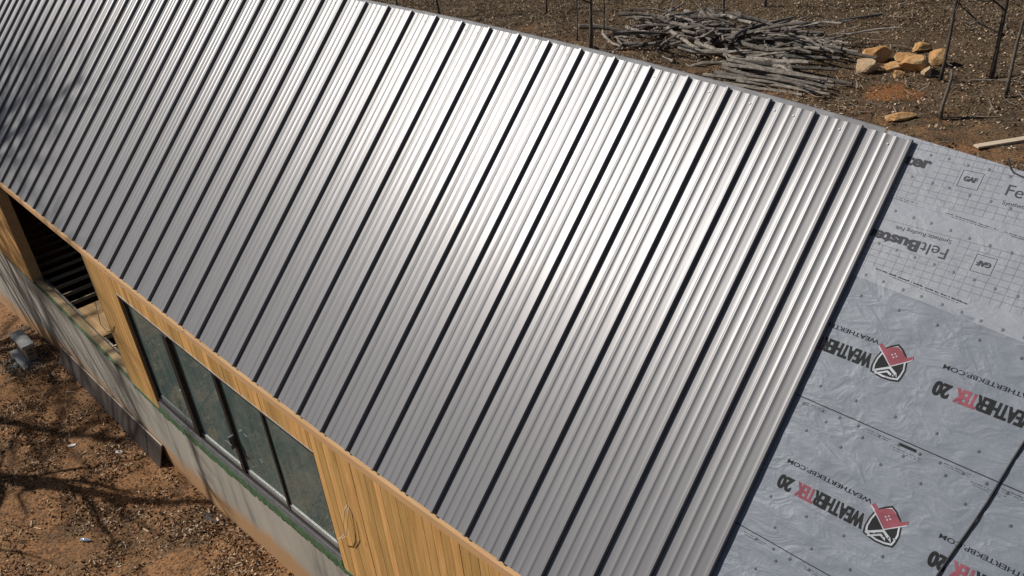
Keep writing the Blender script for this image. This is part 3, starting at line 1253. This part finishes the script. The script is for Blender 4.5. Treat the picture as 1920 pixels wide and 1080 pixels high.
c1 = [on_wall(23.55, -2.05, 0.03), on_wall(23.52, -2.15, 0.10), on_wall(23.35, -2.75, 0.16), on_wall(23.28, -3.1, 0.15), on_wall(23.05, -3.38, 0.17), on_wall(22.8, -3.62, 0.14)]
rope('electrical_cable', c1, 0.0065, M['cable'], 'pale cable looping out of the boards beside the window', 'cable')
c1 = [on_wall(23.6, -2.08, 0.03), on_wall(23.62, -2.3, 0.11), on_wall(23.48, -2.85, 0.17), on_wall(23.36, -3.1, 0.16), on_wall(23.12, -3.36, 0.18)]
rope('electrical_cable', c1, 0.0055, M['cable'], 'second pale cable strand beside the window loop', 'cable')
c1 = [on_wall(24.55, -4.25, 0.03), on_wall(24.4, -4.35, 0.10), on_wall(24.05, -4.68, 0.14), on_wall(23.6, -4.85, 0.12)]
rope('electrical_cable', c1, 0.0055, M['cable'], 'short pale cable end low on the cedar boards', 'cable')
c1 = [on_wall(6.3, -3.2, -0.2), on_wall(7.0, -3.75, 0.05), on_wall(7.6, -3.85, 0.06), on_wall(8.4, -3.45, 0.04), on_wall(8.8, -3.1, 0.03)]
rope('electrical_cable', c1, 0.006, M['black'], 'thin dark wire drooping across the open bay post', 'wire')

# ---------------------------------------------------------------- in front of the house
# long dark board leaning on the foundation
def leaning_board():
    n_ = 12
    V, F = [], []
    for i in range(n_ + 1):
        x = -2.55 + (9.25 + 2.55) * i / n_
        top = np.interp(x, [-2.55, 3.5, 9.25], [-9.02, -8.72, -8.36])
        y = wy(x) - 0.03
        gz = ground(x, y - 0.40) - 0.03
        a = Vector(W(x, y - 0.04, top))
        b = Vector(W(x, y - 0.38, gz))
        d = (b - a).normalized()
        nrm = d.cross(Vector((1, 0, 0))).normalized()
        if nrm.y > 0:
            nrm = -nrm
        t_ = 0.022
        V += [tuple(a), tuple(b), tuple(b + nrm * t_), tuple(a + nrm * t_)]
        if i:
            p_, q_ = (i - 1) * 4, i * 4
            for k in range(4):
                k2 = (k + 1) % 4
                F.append((p_ + k, p_ + k2, q_ + k2, q_ + k))
    F += [(3, 2, 1, 0), tuple(n_ * 4 + k for k in range(4))]
    root = empty('leaning_board', W(3.3, -0.4, ground(3.3, -0.4)))
    tag(root, 'long dark board leaning against the foot of the concrete wall', 'board')
    build('face', V, F, M['darkboard'], root)
    V2, F2 = [], []
    for i in range(n_ + 1):
        a, b_, c_, d_ = [Vector(V[i * 4 + k]) for k in range(4)]
        up = Vector((0, 0, 0.022))
        V2 += [tuple(a + Vector((0, 0, 0.002))), tuple(d_ + Vector((0, -0.004, 0.002))), tuple(d_ + up + Vector((0, -0.004, 0))), tuple(a + up)]
        if i:
            p_, q_ = (i - 1) * 4, i * 4
            for k in range(4):
                k2 = (k + 1) % 4
                F2.append((p_ + k, p_ + k2, q_ + k2, q_ + k))
    F2 += [(3, 2, 1, 0), tuple(n_ * 4 + k for k in range(4))]
    build('top_edge', V2, F2, M['edgeboard'], root)


leaning_board()


def bevel_box(x0, x1, y0, y1, z0, z1, c):
    prof = [(x0 + c, y0), (x1 - c, y0), (x1, y0 + c), (x1, y1 - c), (x1 - c, y1), (x0 + c, y1), (x0, y1 - c), (x0, y0 + c)]
    mx, my = (x0 + x1) / 2, (y0 + y1) / 2
    V, F = [], []
    for z, k in ((z0, 0), (z1 - c, 0), (z1, c)):
        for (x, y) in prof:
            V.append((x + (k if x < mx else -k), y + (k if y < my else -k), z))
    for r in range(2):
        for q in range(8):
            F.append((r * 8 + q, r * 8 + (q + 1) % 8, (r + 1) * 8 + (q + 1) % 8, (r + 1) * 8 + q))
    F += [tuple(reversed(range(8))), tuple(range(16, 24))]
    return V, F


def pier():
    gx, gy = -4.85, -1.12
    gz = ground(gx, gy)
    root = empty('block_pier', W(gx, gy, gz))
    tag(root, 'short block pier with pale grey cap by the foundation', 'pier')
    a, b = W(-5.62, -1.32, gz - 0.1), W(-4.03, -0.90, -9.06)
    build('shaft', *bevel_box(a[0], b[0], a[1], b[1], a[2], b[2], 0.008), M['pierside'], root)
    a2, b2 = W(-5.80, -1.42, -9.055), W(-3.88, -0.84, -8.90)
    build('cap', *bevel_box(a2[0], b2[0], a2[1], b2[1], a2[2], b2[2], 0.012), M['pier'], root)
    for zz in (-9.25, -9.45):
        q = W(-4.03, -1.22, zz)
        mb = MB().box(q[0] - 0.004, q[0] + 0.006, q[1], q[1] + 0.10, q[2] - 0.02, q[2] + 0.01)
        mb.build('slot', M['frame'], root)
    o = build('concrete_slab', *bevel_box(*[c for p_ in zip(W(-5.95, -1.72, gz - 0.12), W(-3.62, -1.33, gz + 0.14)) for c in p_], 0.012), M['pier'])
    tag(o, 'pale concrete slab lying in gravel beside the block pier', 'slab')


pier()


def scatter_chunks(name, n_, region, size, mat, flat=0.5, label=None, cat=None):
    """octahedral crumbs lying on the ground, one object"""
    P = region(n_)
    V = np.empty((len(P), 6, 3))
    base = np.array([(1, 0, 0), (0, 1, 0), (-1, 0, 0), (0, -1, 0), (0, 0, 1), (0, 0, -1)], float)
    for k, (x, y) in enumerate(P):
        s = size * random.uniform(0.4, 1.5)
        a = random.uniform(0, 6.28)
        ca, sa = math.cos(a), math.sin(a)
        b = base * [s * random.uniform(0.7, 1.5), s * random.uniform(0.6, 1.0), s * flat * random.uniform(0.6, 1.2)]
        b = b + RNG.normal(0, s * 0.12, (6, 3))
        r = np.stack([b[:, 0] * ca - b[:, 1] * sa, b[:, 0] * sa + b[:, 1] * ca, b[:, 2] + b[:, 0] * random.uniform(-.3, .3)], 1)
        V[k] = r + W(x, y, ground(x, y) + s * flat * 0.5 / S)
    f0 = np.array([(0, 1, 4), (1, 2, 4), (2, 3, 4), (3, 0, 4), (1, 0, 5), (2, 1, 5), (3, 2, 5), (0, 3, 5)])
    F = (f0[None] + 6 * np.arange(len(P))[:, None, None]).reshape(-1, 3)
    mesh_np(name, V.reshape(-1, 3), F, mat, label, cat)


def mesh_np(name, V, F, mat, label=None, cat=None):
    me = bpy.data.meshes.new(name)
    nf, k = F.shape
    me.vertices.add(len(V))
    me.vertices.foreach_set('co', V.astype(np.float32).ravel())
    me.loops.add(nf * k)
    me.loops.foreach_set('vertex_index', F.astype(np.int32).ravel())
    me.polygons.add(nf)
    me.polygons.foreach_set('loop_start', (np.arange(nf) * k).astype(np.int32))
    me.update(calc_edges=True)
    me.validate()
    me.materials.append(mat)
    o = bpy.data.objects.new(name, me)
    COL.objects.link(o)
    tag(o, label, cat, kind='stuff')
    return o


def scatter_flakes(name, pts, lmin, lmax, mat, tilt, label, cat, asp=(0.35, 0.8), curl=0.25):
    """curled flakes: two quads bent along the middle"""
    n_ = len(pts)
    L = RNG.uniform(lmin, lmax, n_)
    Wd = L * RNG.uniform(asp[0], asp[1], n_)
    az = RNG.uniform(0, 2 * math.pi, n_)
    t1 = np.clip(RNG.normal(0, tilt, n_), -0.9, 0.9)
    t2 = np.clip(RNG.normal(0, tilt, n_), -0.9, 0.9)
    cr = RNG.uniform(0.0, curl, n_) * L
    u_ = np.array([-1, 0, 1, -1, 0, 1], float) * 0.5
    v_ = np.array([-1, -1, -1, 1, 1, 1], float) * 0.5
    px = u_[None] * L[:, None]
    py = v_[None] * Wd[:, None] * np.array([0.5, 1, 0.35, 0.5, 1, 0.35])[None]
    pz = px * np.tan(t1)[:, None] + py * np.tan(t2)[:, None] + cr[:, None] * (np.abs(u_)[None] * 2)
    ca, sa = np.cos(az)[:, None], np.sin(az)[:, None]
    gx = np.array([p_[0] * S for p_ in pts])[:, None]
    gy = np.array([p_[1] * S for p_ in pts])[:, None]
    gz = np.array([ground(*p_) * S + ZE for p_ in pts])[:, None] + 0.15 * L[:, None] + 0.004
    V = np.stack([px * ca - py * sa + gx, px * sa + py * ca + gy, pz + gz], -1).reshape(-1, 3)
    f0 = np.array([(0, 1, 4, 3), (1, 2, 5, 4)])
    F = (f0[None] + 6 * np.arange(n_)[:, None, None]).reshape(-1, 4)
    return mesh_np(name, V, F, mat, label, cat)


def front_pts(n_, pr=None):
    out = []
    while len(out) < n_:
        x = random.uniform(-13, 22.5)
        y = random.uniform(-8.2, -0.05)
        if y < -1.9 - 0.27 * (x + 8) - 0.8:
            continue
        if y > wy(x) - 0.06:
            continue
        d = noise.noise((x * 0.5, y * 0.5, 21.0)) + 0.35 * noise.noise((x * 1.7, y * 1.7, 2.0))
        if random.random() > 0.42 + 1.35 * d:
            continue
        out.append((x, y))
    return out


def back_pts(n_):
    out = []
    while len(out) < n_:
        x = random.uniform(-42, 33)
        y = random.uniform(29, 74)
        # only where the camera can see over the ridge and inside the frame
        if y < 36.5 - 0.13 * (x + 8) - 4.5 or y > 66 + 0.5 * x + 3 and x < 14:
            continue
        d = noise.noise((x * 0.22, y * 0.22, 5.0)) + 0.4 * noise.noise((x * 0.9, y * 0.9, 12.0))
        near_soil = 3.0 * math.exp(-((x - 18.75) ** 2 + (y - 38.3) ** 2) / 1.6) + math.exp(-((x - 25) ** 2 + (y - 33) ** 2) / 30.0)
        if random.random() > 0.72 + 0.8 * d - 0.28 * near_soil:
            continue
        out.append((x, y))
    return out


scatter_flakes('wood_chips', front_pts(26000), 0.010, 0.060, M['chip'], 0.55, 'chips and soil crumbs strewn over the red clay', 'debris')
scatter_chunks('soil_clods', 6000, front_pts, 0.012, M['chip'], 0.7, 'small soil clods and stones on the red clay', 'soil')
scatter_flakes('leaf_litter', back_pts(150000), 0.022, 0.075, M['leaf'], 0.5, 'dry brown leaves covering the wood floor', 'leaves', (0.4, 0.8))


scatter_flakes('fallen_twigs', back_pts(2600), 0.15, 0.7, M['twig'], 0.06, 'thin fallen twigs scattered over the leaf litter', 'twigs', (0.025, 0.05), 0.08)
scatter_flakes('wood_shavings', front_pts(700), 0.03, 0.11, M['shaving'], 0.3, 'pale shavings and straw bits strewn on the clay', 'debris', (0.10, 0.3), 0.2)


def gravel_pts(n_):
    out = []
    while len(out) < n_:
        a, r = random.uniform(0, 6.28), abs(random.gauss(0, 0.75))
        x, y = -4.6 + 1.25 * r * math.cos(a), -1.35 + 0.85 * r * math.sin(a)
        if r < 1.5 and y < wy(x) - 0.05:
            out.append((x, y))
    return out


scatter_chunks('gravel', 1500, gravel_pts, 0.022, M['gravel'], 0.8, 'blue grey gravel heaped round the block pier', 'gravel')


def block(name, x, y, l, w_, h, rz, mat, label, cat, tilt=0.0, group=None):
    V, F = bevel_box(-l / 2, l / 2, -w_ / 2, w_ / 2, 0, h, min(l, w_, h) * 0.12)
    o = build(name, V, F, mat)
    o.location = on_ground(x, y, -0.004)
    o.rotation_euler = (0, tilt, rz)
    tag(o, label, cat, group)
    return o


block('wood_offcut', 0.67, -0.95, 0.22, 0.035, 0.02, 0.9, M['offcut'], 'pale splintered offcut on the soil below the leaning board', 'offcut', 0.1)
block('wood_offcut', 4.79, -2.32, 0.15, 0.07, 0.03, 1.1, M['white'], 'thick white offcut block lying out on the open clay', 'offcut')
block('wood_offcut', 6.81, -1.15, 0.15, 0.08, 0.02, 0.9, M['white'], 'crumpled white scrap near the right end of the leaning board', 'scrap', 0.1)
block('wood_offcut', 4.42, -3.67, 0.16, 0.03, 0.02, 1.0, M['offcut'], 'pale stick of wood between the two dark branch shadows', 'offcut')
block('wood_offcut', 8.26, -5.0, 0.16, 0.028, 0.02, -0.4, M['offcut'], 'leftmost of two pale offcuts touching at right angles', 'offcut')
block('wood_offcut', 8.68, -4.91, 0.16, 0.022, 0.02, 0.5, M['offcut'], 'rightmost of two pale offcuts touching at right angles', 'offcut')
block('wood_offcut', 12.08, -2.27, 0.17, 0.028, 0.02, 0.25, M['offcut'], 'thin tan offcut on the clay left of the dark shingle scraps', 'offcut')
block('shingle_scrap', 13.6, -0.45, 0.30, 0.05, 0.03, 0.5, M['darkboard'], 'dark scrap strip against the foundation foot', 'scrap', 0.12)
block('shingle_scrap', 13.85, -0.55, 0.34, 0.06, 0.03, 0.25, M['darkboard'], 'second dark scrap strip lying out from the foundation', 'scrap', 0.05)
block('paper_scrap', 13.79, -1.31, 0.05, 0.045, 0.01, 0.4, M['white'], 'tiny white square scrap near the bottom of the wall', 'scrap')

bt = MB()
bt.tube([(0, 0, 0.032), (0.012, 0, 0.032), (0.13, 0, 0.032), (0.165, 0, 0.032), (0.185, 0, 0.032), (0.20, 0, 0.032)], [0.02, 0.031, 0.031, 0.016, 0.012, 0.012], 10)
bo = bt.build('plastic_bottle', M['bottle'], smooth=True)
bo.location = on_ground(10.59, -4.03)
bo.rotation_euler = (0, 0, 0.6)
tag(bo, 'small crushed clear bottle lying on the clay', 'bottle')

# ---------------------------------------------------------------- behind the house
def rock(name, x, y, rx, ry, rz, seed, rot, label):
    import bmesh
    bm = bmesh.new()
    bmesh.ops.create_icosphere(bm, subdivisions=3, radius=1.0)
    rnd = random.Random(seed)
    planes = []
    for _ in range(13):
        d = Vector((rnd.gauss(0, 1), rnd.gauss(0, 1), rnd.gauss(0, 0.8))).normalized()
        planes.append((d, rnd.uniform(0.50, 0.80)))
    for v in bm.verts:
        p = v.co.copy()
        for d, k in planes:
            q = p.dot(d)
            if q > k:
                p -= d * (q - k) * 0.97
        p += p.normalized() * (0.09 * noise.noise(p * 2.3 + Vector((seed, 0, 0))) + 0.05 * noise.noise(p * 5.7 + Vector((0, seed, 0))))
        v.co = Vector((p.x * rx, p.y * ry, p.z * rz))
    for v in bm.verts:
        v.co *= 0.90
    me = bpy.data.meshes.new(name)
    bm.to_mesh(me)
    bm.free()
    me.materials.append(M['stone'])
    o = bpy.data.objects.new(name, me)
    COL.objects.link(o)
    b = on_ground(x, y)
    o.location = (b[0], b[1], b[2] + rz * 0.55)
    o.rotation_euler = (0, 0, rot)
    tag(o, label, 'rock', 'ochre rocks heaped behind the house')
    return o


rock('rock', 15.6, 43.2, 0.52, 0.36, 0.34, 3, 0.75, 'large pale tan rock at the upper left of the rock heap')
rock('rock', 16.1, 40.9, 0.50, 0.36, 0.32, 5, 0.55, 'big rounded ochre rock at the lower left of the heap')
rock('rock', 17.3, 43.4, 0.48, 0.34, 0.26, 8, 0.9, 'rusty orange rock in the middle of the heap')
rock('rock', 16.9, 46.2, 0.46, 0.22, 0.20, 13, 0.85, 'flat orange rock lying farthest back in the heap')
rock('rock', 18.2, 41.9, 0.46, 0.38, 0.36, 21, 0.2, 'large ochre rock at the front centre of the heap')
rock('rock', 17.2, 41.6, 0.38, 0.24, 0.22, 34, 0.6, 'small orange rock wedged between two larger ochre rocks')
rock('rock', 18.8, 43.7, 0.36, 0.32, 0.36, 55, 0.3, 'orange rock at the right end of the heap beside the thin tree')
rock('rock', 18.0, 40.7, 0.20, 0.14, 0.16, 89, 0.4, 'small pale grey pointed rock in front of the heap')
rock('rock', 19.2, 41.4, 0.18, 0.18, 0.20, 90, 0.9, 'little whitish rock below the orange rock by the tree')
rock('rock', 16.6, 42.2, 0.20, 0.16, 0.15, 61, 0.3, 'small tan rock tucked behind the lower left boulder')
rock('rock', 18.6, 42.6, 0.24, 0.18, 0.18, 62, 1.3, 'small rusty rock squeezed behind the front centre rock')
rock('rock', 15.3, 41.7, 0.16, 0.12, 0.10, 63, 0.8, 'fist sized ochre rock at the left foot of the heap')
rock('rock', 20.9, 34.6, 0.50, 0.26, 0.15, 41, 0.75, 'flat pale slab of rock lying alone near the ridge')

root = empty('plank', on_ground(25.9, 34.3))
tag(root, 'pale sawn plank lying on the soil past the ridge felt', 'plank')
p0, p1 = Vector(on_ground(25.1, 33.1, 0.12)), Vector(on_ground(28.6, 37.7, 0.14))
d = (p1 - p0).normalized()
sd = d.cross(Vector((0, 0, 1))).normalized()
V = []
for q in (p0, p1):
    for a, z in ((-0.09, 0), (0.09, 0), (0.09, 0.04), (-0.09, 0.04)):
        V.append(tuple(q + sd * a + Vector((0, 0, z))))
build('board', V, [(0, 1, 2, 3), (7, 6, 5, 4), (0, 4, 5, 1), (1, 5, 6, 2), (2, 6, 7, 3), (3, 7, 4, 0)], M['plank'], root)
V = [tuple(Vector(v) + Vector((0, 0, -0.05)) + d * (0.3 if k < 4 else -0.4)) for k, v in enumerate(V)]
build('batten', V, [(0, 1, 2, 3), (7, 6, 5, 4), (0, 4, 5, 1), (1, 5, 6, 2), (2, 6, 7, 3), (3, 7, 4, 0)], M['plank'], root)


def stick(x, y, z, az, length, r, rise, label, group, name='branch', crook=0.06, fork=False):
    n_ = 6
    c = Vector(on_ground(x, y, z))
    d = Vector((math.cos(az), math.sin(az), rise)).normalized()
    sd = Vector((-math.sin(az), math.cos(az), 0))
    pts, rad = [], []
    ph = random.uniform(0, 9)
    for k in range(n_ + 1):
        t = k / n_ - 0.5
        pts.append(tuple(c + d * length * t + sd * crook * length * noise.noise((ph, t * 2.6, 0)) + Vector((0, 0, crook * 0.6 * length * noise.noise((ph, t * 2.6, 7))))))
        rad.append(r * (1.0 - 0.45 * (k / n_)))
    mb = MB().tube(pts, rad, 7)
    if fork:
        q = Vector(pts[3])
        e = q + (d * 0.8 + sd * random.choice((-1, 1)) * 0.5 + Vector((0, 0, 0.25))) * length * 0.28
        mb.tube([tuple(q), tuple((q + e) / 2 + Vector((0, 0, 0.02))), tuple(e)], [r * 0.6, r * 0.45, r * 0.25], 6)
    o = mb.build(name, M['stick'], None, origin=c, smooth=True, sharp=50)
    tag(o, label, 'branch' if name == 'branch' else 'log', group)
    return o


LB = 'weathered grey branch in the tangled brush pile behind the ridge'
GB = 'branches tangled in the brush pile'
AZ = 0.10
cnt = 0
rs = random.Random(4)
while cnt < 150:
    # a long low heap running across the slope behind the ridge
    t = rs.random()
    x = -1.0 + 13.6 * t + rs.gauss(0, 0.6)
    y = 41.2 + 1.2 * math.sin(t * 2.8) + rs.gauss(0, 2.5)
    hmax = 0.15 + 1.6 * math.exp(-((y - 42.0) / 2.8) ** 2) * (0.5 + 0.5 * math.sin(math.pi * min(1, max(0, t))))
    z = rs.uniform(0.05, 1.0) * hmax
    az = rs.gauss(0.0, 0.48) if rs.random() < 0.75 else rs.uniform(0, 3.14)
    ln = rs.uniform(0.9, 3.2) * (1 if rs.random() < 0.85 else 1.4)
    random.seed(cnt + 100)
    rr, fk = rs.uniform(0.020, 0.060) + (rs.random() < 0.35) * 0.035, rs.random() < 0.45
    zone = ('far left end', 'left of centre', 'right of centre', 'right end')[min(3, max(0, int((x + 1.0) / 3.9)))]
    dep = 'front edge' if y < 40.0 else ('top' if y < 43.2 else 'back edge')
    lab = '%s %s%s branch in the brush pile, %s, %s' % ('long' if ln > 2.2 else 'short', 'stout ' if rr > 0.042 else 'thin ', 'forked' if fk else 'bare', dep, zone)
    stick(x, y, z, az, ln, rr, rs.gauss(0.02, 0.14), lab, GB, crook=0.15, fork=fk)
    cnt += 1
LS = 'straight grey log in the low stack nearest the ridge'
GS = 'logs stacked beside the ridge'
for k in range(15):
    row, col = divmod(k, 6)
    x = 12.9 + rs.uniform(-1.2, 1.2)
    y = 35.0 + 0.62 * col + rs.uniform(-0.15, 0.15) + 0.4 * row
    random.seed(300 + k)
    stick(x, y, 0.12 + 0.22 * row, 0.02 + rs.gauss(0, 0.09), rs.uniform(2.2, 3.6), rs.uniform(0.055, 0.085), 0.0, '%s straight log from the ridge in the %s layer of the low stack' % (('first', 'second', 'third', 'fourth', 'fifth', 'sixth')[col], ('bottom', 'middle', 'top')[row]), GS, 'log', 0.045)
for k in range(14):
    x, y = 4.0 + 10.5 * rs.random(), 38.6 + 3.6 * rs.random()
    random.seed(500 + k)
    stick(x, y, 0.35 + 0.9 * rs.random() * math.exp(-((y - 41.5) / 2.5) ** 2), rs.gauss(0.05, 0.3), rs.uniform(1.2, 2.6), rs.uniform(0.075, 0.105), rs.gauss(0, 0.05),
          'thick cut log lying in the brush pile, %s' % ('left half' if x < 7 else ('middle' if x < 11 else 'right half')), GB, 'log', 0.05)
# single branches that stand out
random.seed(5)
stick(12.4, 44.0, 0.75, 0.55, 3.6, 0.05, 0.10, 'long pale branch arching out of the pile towards the rocks', GB, crook=0.12)
stick(4.6, 43.0, 1.15, -0.75, 2.6, 0.085, -0.05, 'thick mottled bough slanting down across the top of the pile', GB, crook=0.05)
stick(8.2, 43.6, 1.3, 0.95, 1.6, 0.07, 0.12, 'stout cut log end jutting up behind the brush pile', GB, crook=0.03)
stick(2.0, 44.6, 0.8, -0.55, 3.0, 0.07, 0.1, 'broad grey limb lying highest at the left of the pile', GB, crook=0.05)
stick(22.9, 42.2, 0.08, 0.35, 1.5, 0.025, 0.0, 'thin bare stick lying flat between the two right saplings', GB)
stick(24.4, 43.4, 0.08, -0.6, 1.6, 0.03, 0.0, 'short grey stick on the leaves at the far right', GB)
stick(23.6, 36.7, 0.06, 0.5, 1.7, 0.018, 0.0, 'slender twig on the soil right of the broken pole', GB)
stick(9.6, 50.5, 0.12, 0.9, 2.8, 0.06, 0.02, 'fallen limb on the leaves behind the brush pile', GB)

# dry brush caught in the pile
V, F = [], []
rb = random.Random(9)
for k in range(900):
    x, y = 5.2 + rb.gauss(0, 1.3), 42.9 + rb.gauss(0, 1.3)
    c = Vector(on_ground(x, y, 0.15 + rb.random() * 1.0))
    a = rb.gauss(-0.7, 0.7)
    l = rb.uniform(0.15, 0.6)
    d_ = Vector((math.cos(a), math.sin(a), rb.gauss(0.1, 0.4))).normalized() * l
    w_ = Vector((0, 0, 0.006))
    s2 = d_.cross(w_).normalized() * 0.005
    V += [tuple(c - w_), tuple(c + s2), tuple(c + w_), tuple(c + d_)]
    b = k * 4
    F += [(b, b + 1, b + 3), (b + 1, b + 2, b + 3), (b + 2, b, b + 3)]
mesh_np('dry_brush', np.array(V), np.array(F), M['straw'], 'tuft of dry brown brush caught in the branch pile', 'brush')


def tree(x, y, h, r, lean, seed, label, group, limbs=15, low=0.14, fork=None, spread=1.0):
    rnd = random.Random(seed)
    base = Vector(on_ground(x, y, -0.1))
    root = empty('tree', base)
    tag(root, label, 'tree', group)
    n_ = 12
    pts, rad = [], []
    for k in range(n_ + 1):
        t = k / n_
        w_ = 0.02 * h * (t ** 0.7)
        pts.append(base + Vector((lean[0] * t * h + w_ * noise.noise((seed, t * 3.5, 0)) * 2.2, lean[1] * t * h + w_ * noise.noise((seed, t * 3.5, 5)) * 2.2, t * h)))
        rad.append(r * ((1 - 0.86 * t) if k else 1.25))
    MB().tube([tuple(p) for p in pts], rad, 9).build('trunk', M['bark'], root, smooth=True)
    mb = MB()

    def limb(p, d, l, rr, depth):
        q = []
        ra = []
        ph = rnd.uniform(0, 50)
        for k in range(5):
            t = k / 4
            q.append(p + d * l * t + Vector((noise.noise((ph, t * 2, 0)), noise.noise((ph, t * 2, 4)), 0.35 * t + noise.noise((ph, t * 2, 8)))) * l * 0.16)
            ra.append(rr * (1 - 0.75 * t))
        mb.tube([tuple(a_) for a_ in q], ra, 5 if depth else 6, caps=False)
        if depth < 2:
            for j in range(3 if depth == 0 else 2):
                k = rnd.choice((1, 2, 3, 3))
                dd = (d + Vector((rnd.gauss(0, .6), rnd.gauss(0, .6), rnd.gauss(0.15, .4)))).normalized()
                limb(q[k], dd, l * rnd.uniform(0.4, 0.65), ra[k] * 0.7, depth + 1)
    for j in range(limbs):
        t = low + (1 - low) * (j + rnd.random()) / limbs
        k = min(n_ - 1, int(t * n_))
        a = rnd.uniform(0, 6.28)
        d_ = Vector((math.cos(a), math.sin(a), rnd.uniform(0.35, 1.0))).normalized()
        limb(pts[k].lerp(pts[k + 1], t * n_ - k), d_, h * rnd.uniform(0.13, 0.26) * spread * (1.25 - t), rad[k] * 0.55, 0)
    if fork:
        k = int(fork * n_)
        limb(pts[k], Vector((0.35, 0.25, 0.9)).normalized(), h * 0.35, rad[k] * 0.7, 0)
    mb.build('crown', M['bark'], root, smooth=True)
    return root


GT = 'bare saplings behind the house'
tree(20.08, 41.25, 7.5, 0.046, (-0.005, 0.085), 2, 'thin leaning sapling rising beside the rock heap', GT, fork=0.45)
tree(22.17, 42.67, 8.5, 0.058, (-0.02, 0.06), 3, 'taller forked sapling at the right behind the lying stick', GT, fork=0.28)
tree(23.76, 40.29, 8.0, 0.046, (0.0, 0.09), 4, 'rightmost crooked sapling near the edge of the view', GT)
tree(-1.07, 36.49, 9.0, 0.062, (0.0, 0.02), 5, 'dark sapling at the left end of the brush pile', GT)
tree(-3.73, 38.04, 6.0, 0.026, (0.0, 0.02), 6, 'very thin stem left of the dark sapling', GT)
tree(-2.6, 39.6, 6.5, 0.024, (0.01, 0.0), 7, 'thin stem just behind the dark sapling', GT)
tree(3.88, 44.67, 9.0, 0.050, (-0.01, 0.01), 8, 'upright sapling standing behind the middle of the brush pile', GT)
tree(-18.7, 37.91, 8.0, 0.050, (-0.03, 0.0), 9, 'forked sapling rising from behind the ridge at the left', GT, fork=0.12)
tree(-25.5, 38.71, 7.0, 0.032, (0.0, 0.0), 10, 'slim stem farthest left beyond the ridge', GT)
tree(-11.23, 42.75, 8.0, 0.036, (0.0, 0.0), 11, 'slim stem at the top edge between the forked and dark saplings', GT)
tree(3.14, 51.22, 8.5, 0.045, (0.0, 0.0), 12, 'sapling at the top edge behind the fallen limb', GT)
# broken pole
random.seed(77)
c0 = Vector(on_ground(22.38, 35.85, -0.05))
pl = MB().tube([tuple(c0), tuple(c0 + Vector((-0.02, 0.02, 0.35))), tuple(c0 + Vector((0.03, 0.05, 0.75))), tuple(c0 + Vector((0.05, 0.10, 1.05))), tuple(c0 + Vector((0.02, 0.13, 1.25)))],
               [0.052, 0.045, 0.042, 0.036, 0.022], 8).build('broken_pole', M['stick'], None, origin=c0, smooth=True)
tag(pl, 'short broken pale pole standing below the thin sapling', 'pole')

# trees left of the view whose branches shade the roof end and the clay
GL = 'bare trees left of the house'
tree(-28.0, -14.5, 24.0, 0.24, (0.0, 0.0), 31, 'tall bare tree left of the house closest to its wall', GL, limbs=46, low=0.5, spread=1.2)
tree(-33.0, -16.0, 25.0, 0.26, (0.0, 0.0), 32, 'tall bare tree left of the house standing farther out', GL, limbs=46, low=0.5, spread=1.2)
tree(-19.0, -15.5, 20.0, 0.18, (0.0, 0.0), 34, 'tall bare tree left of the house in front of its corner', GL, limbs=40, low=0.55, spread=1.0)
tree(-3.6, -10.0, 10.5, 0.22, (0.02, 0.01), 33, 'stout crooked bare tree over the open clay', GL, limbs=12, low=0.3, fork=0.25, spread=1.3)
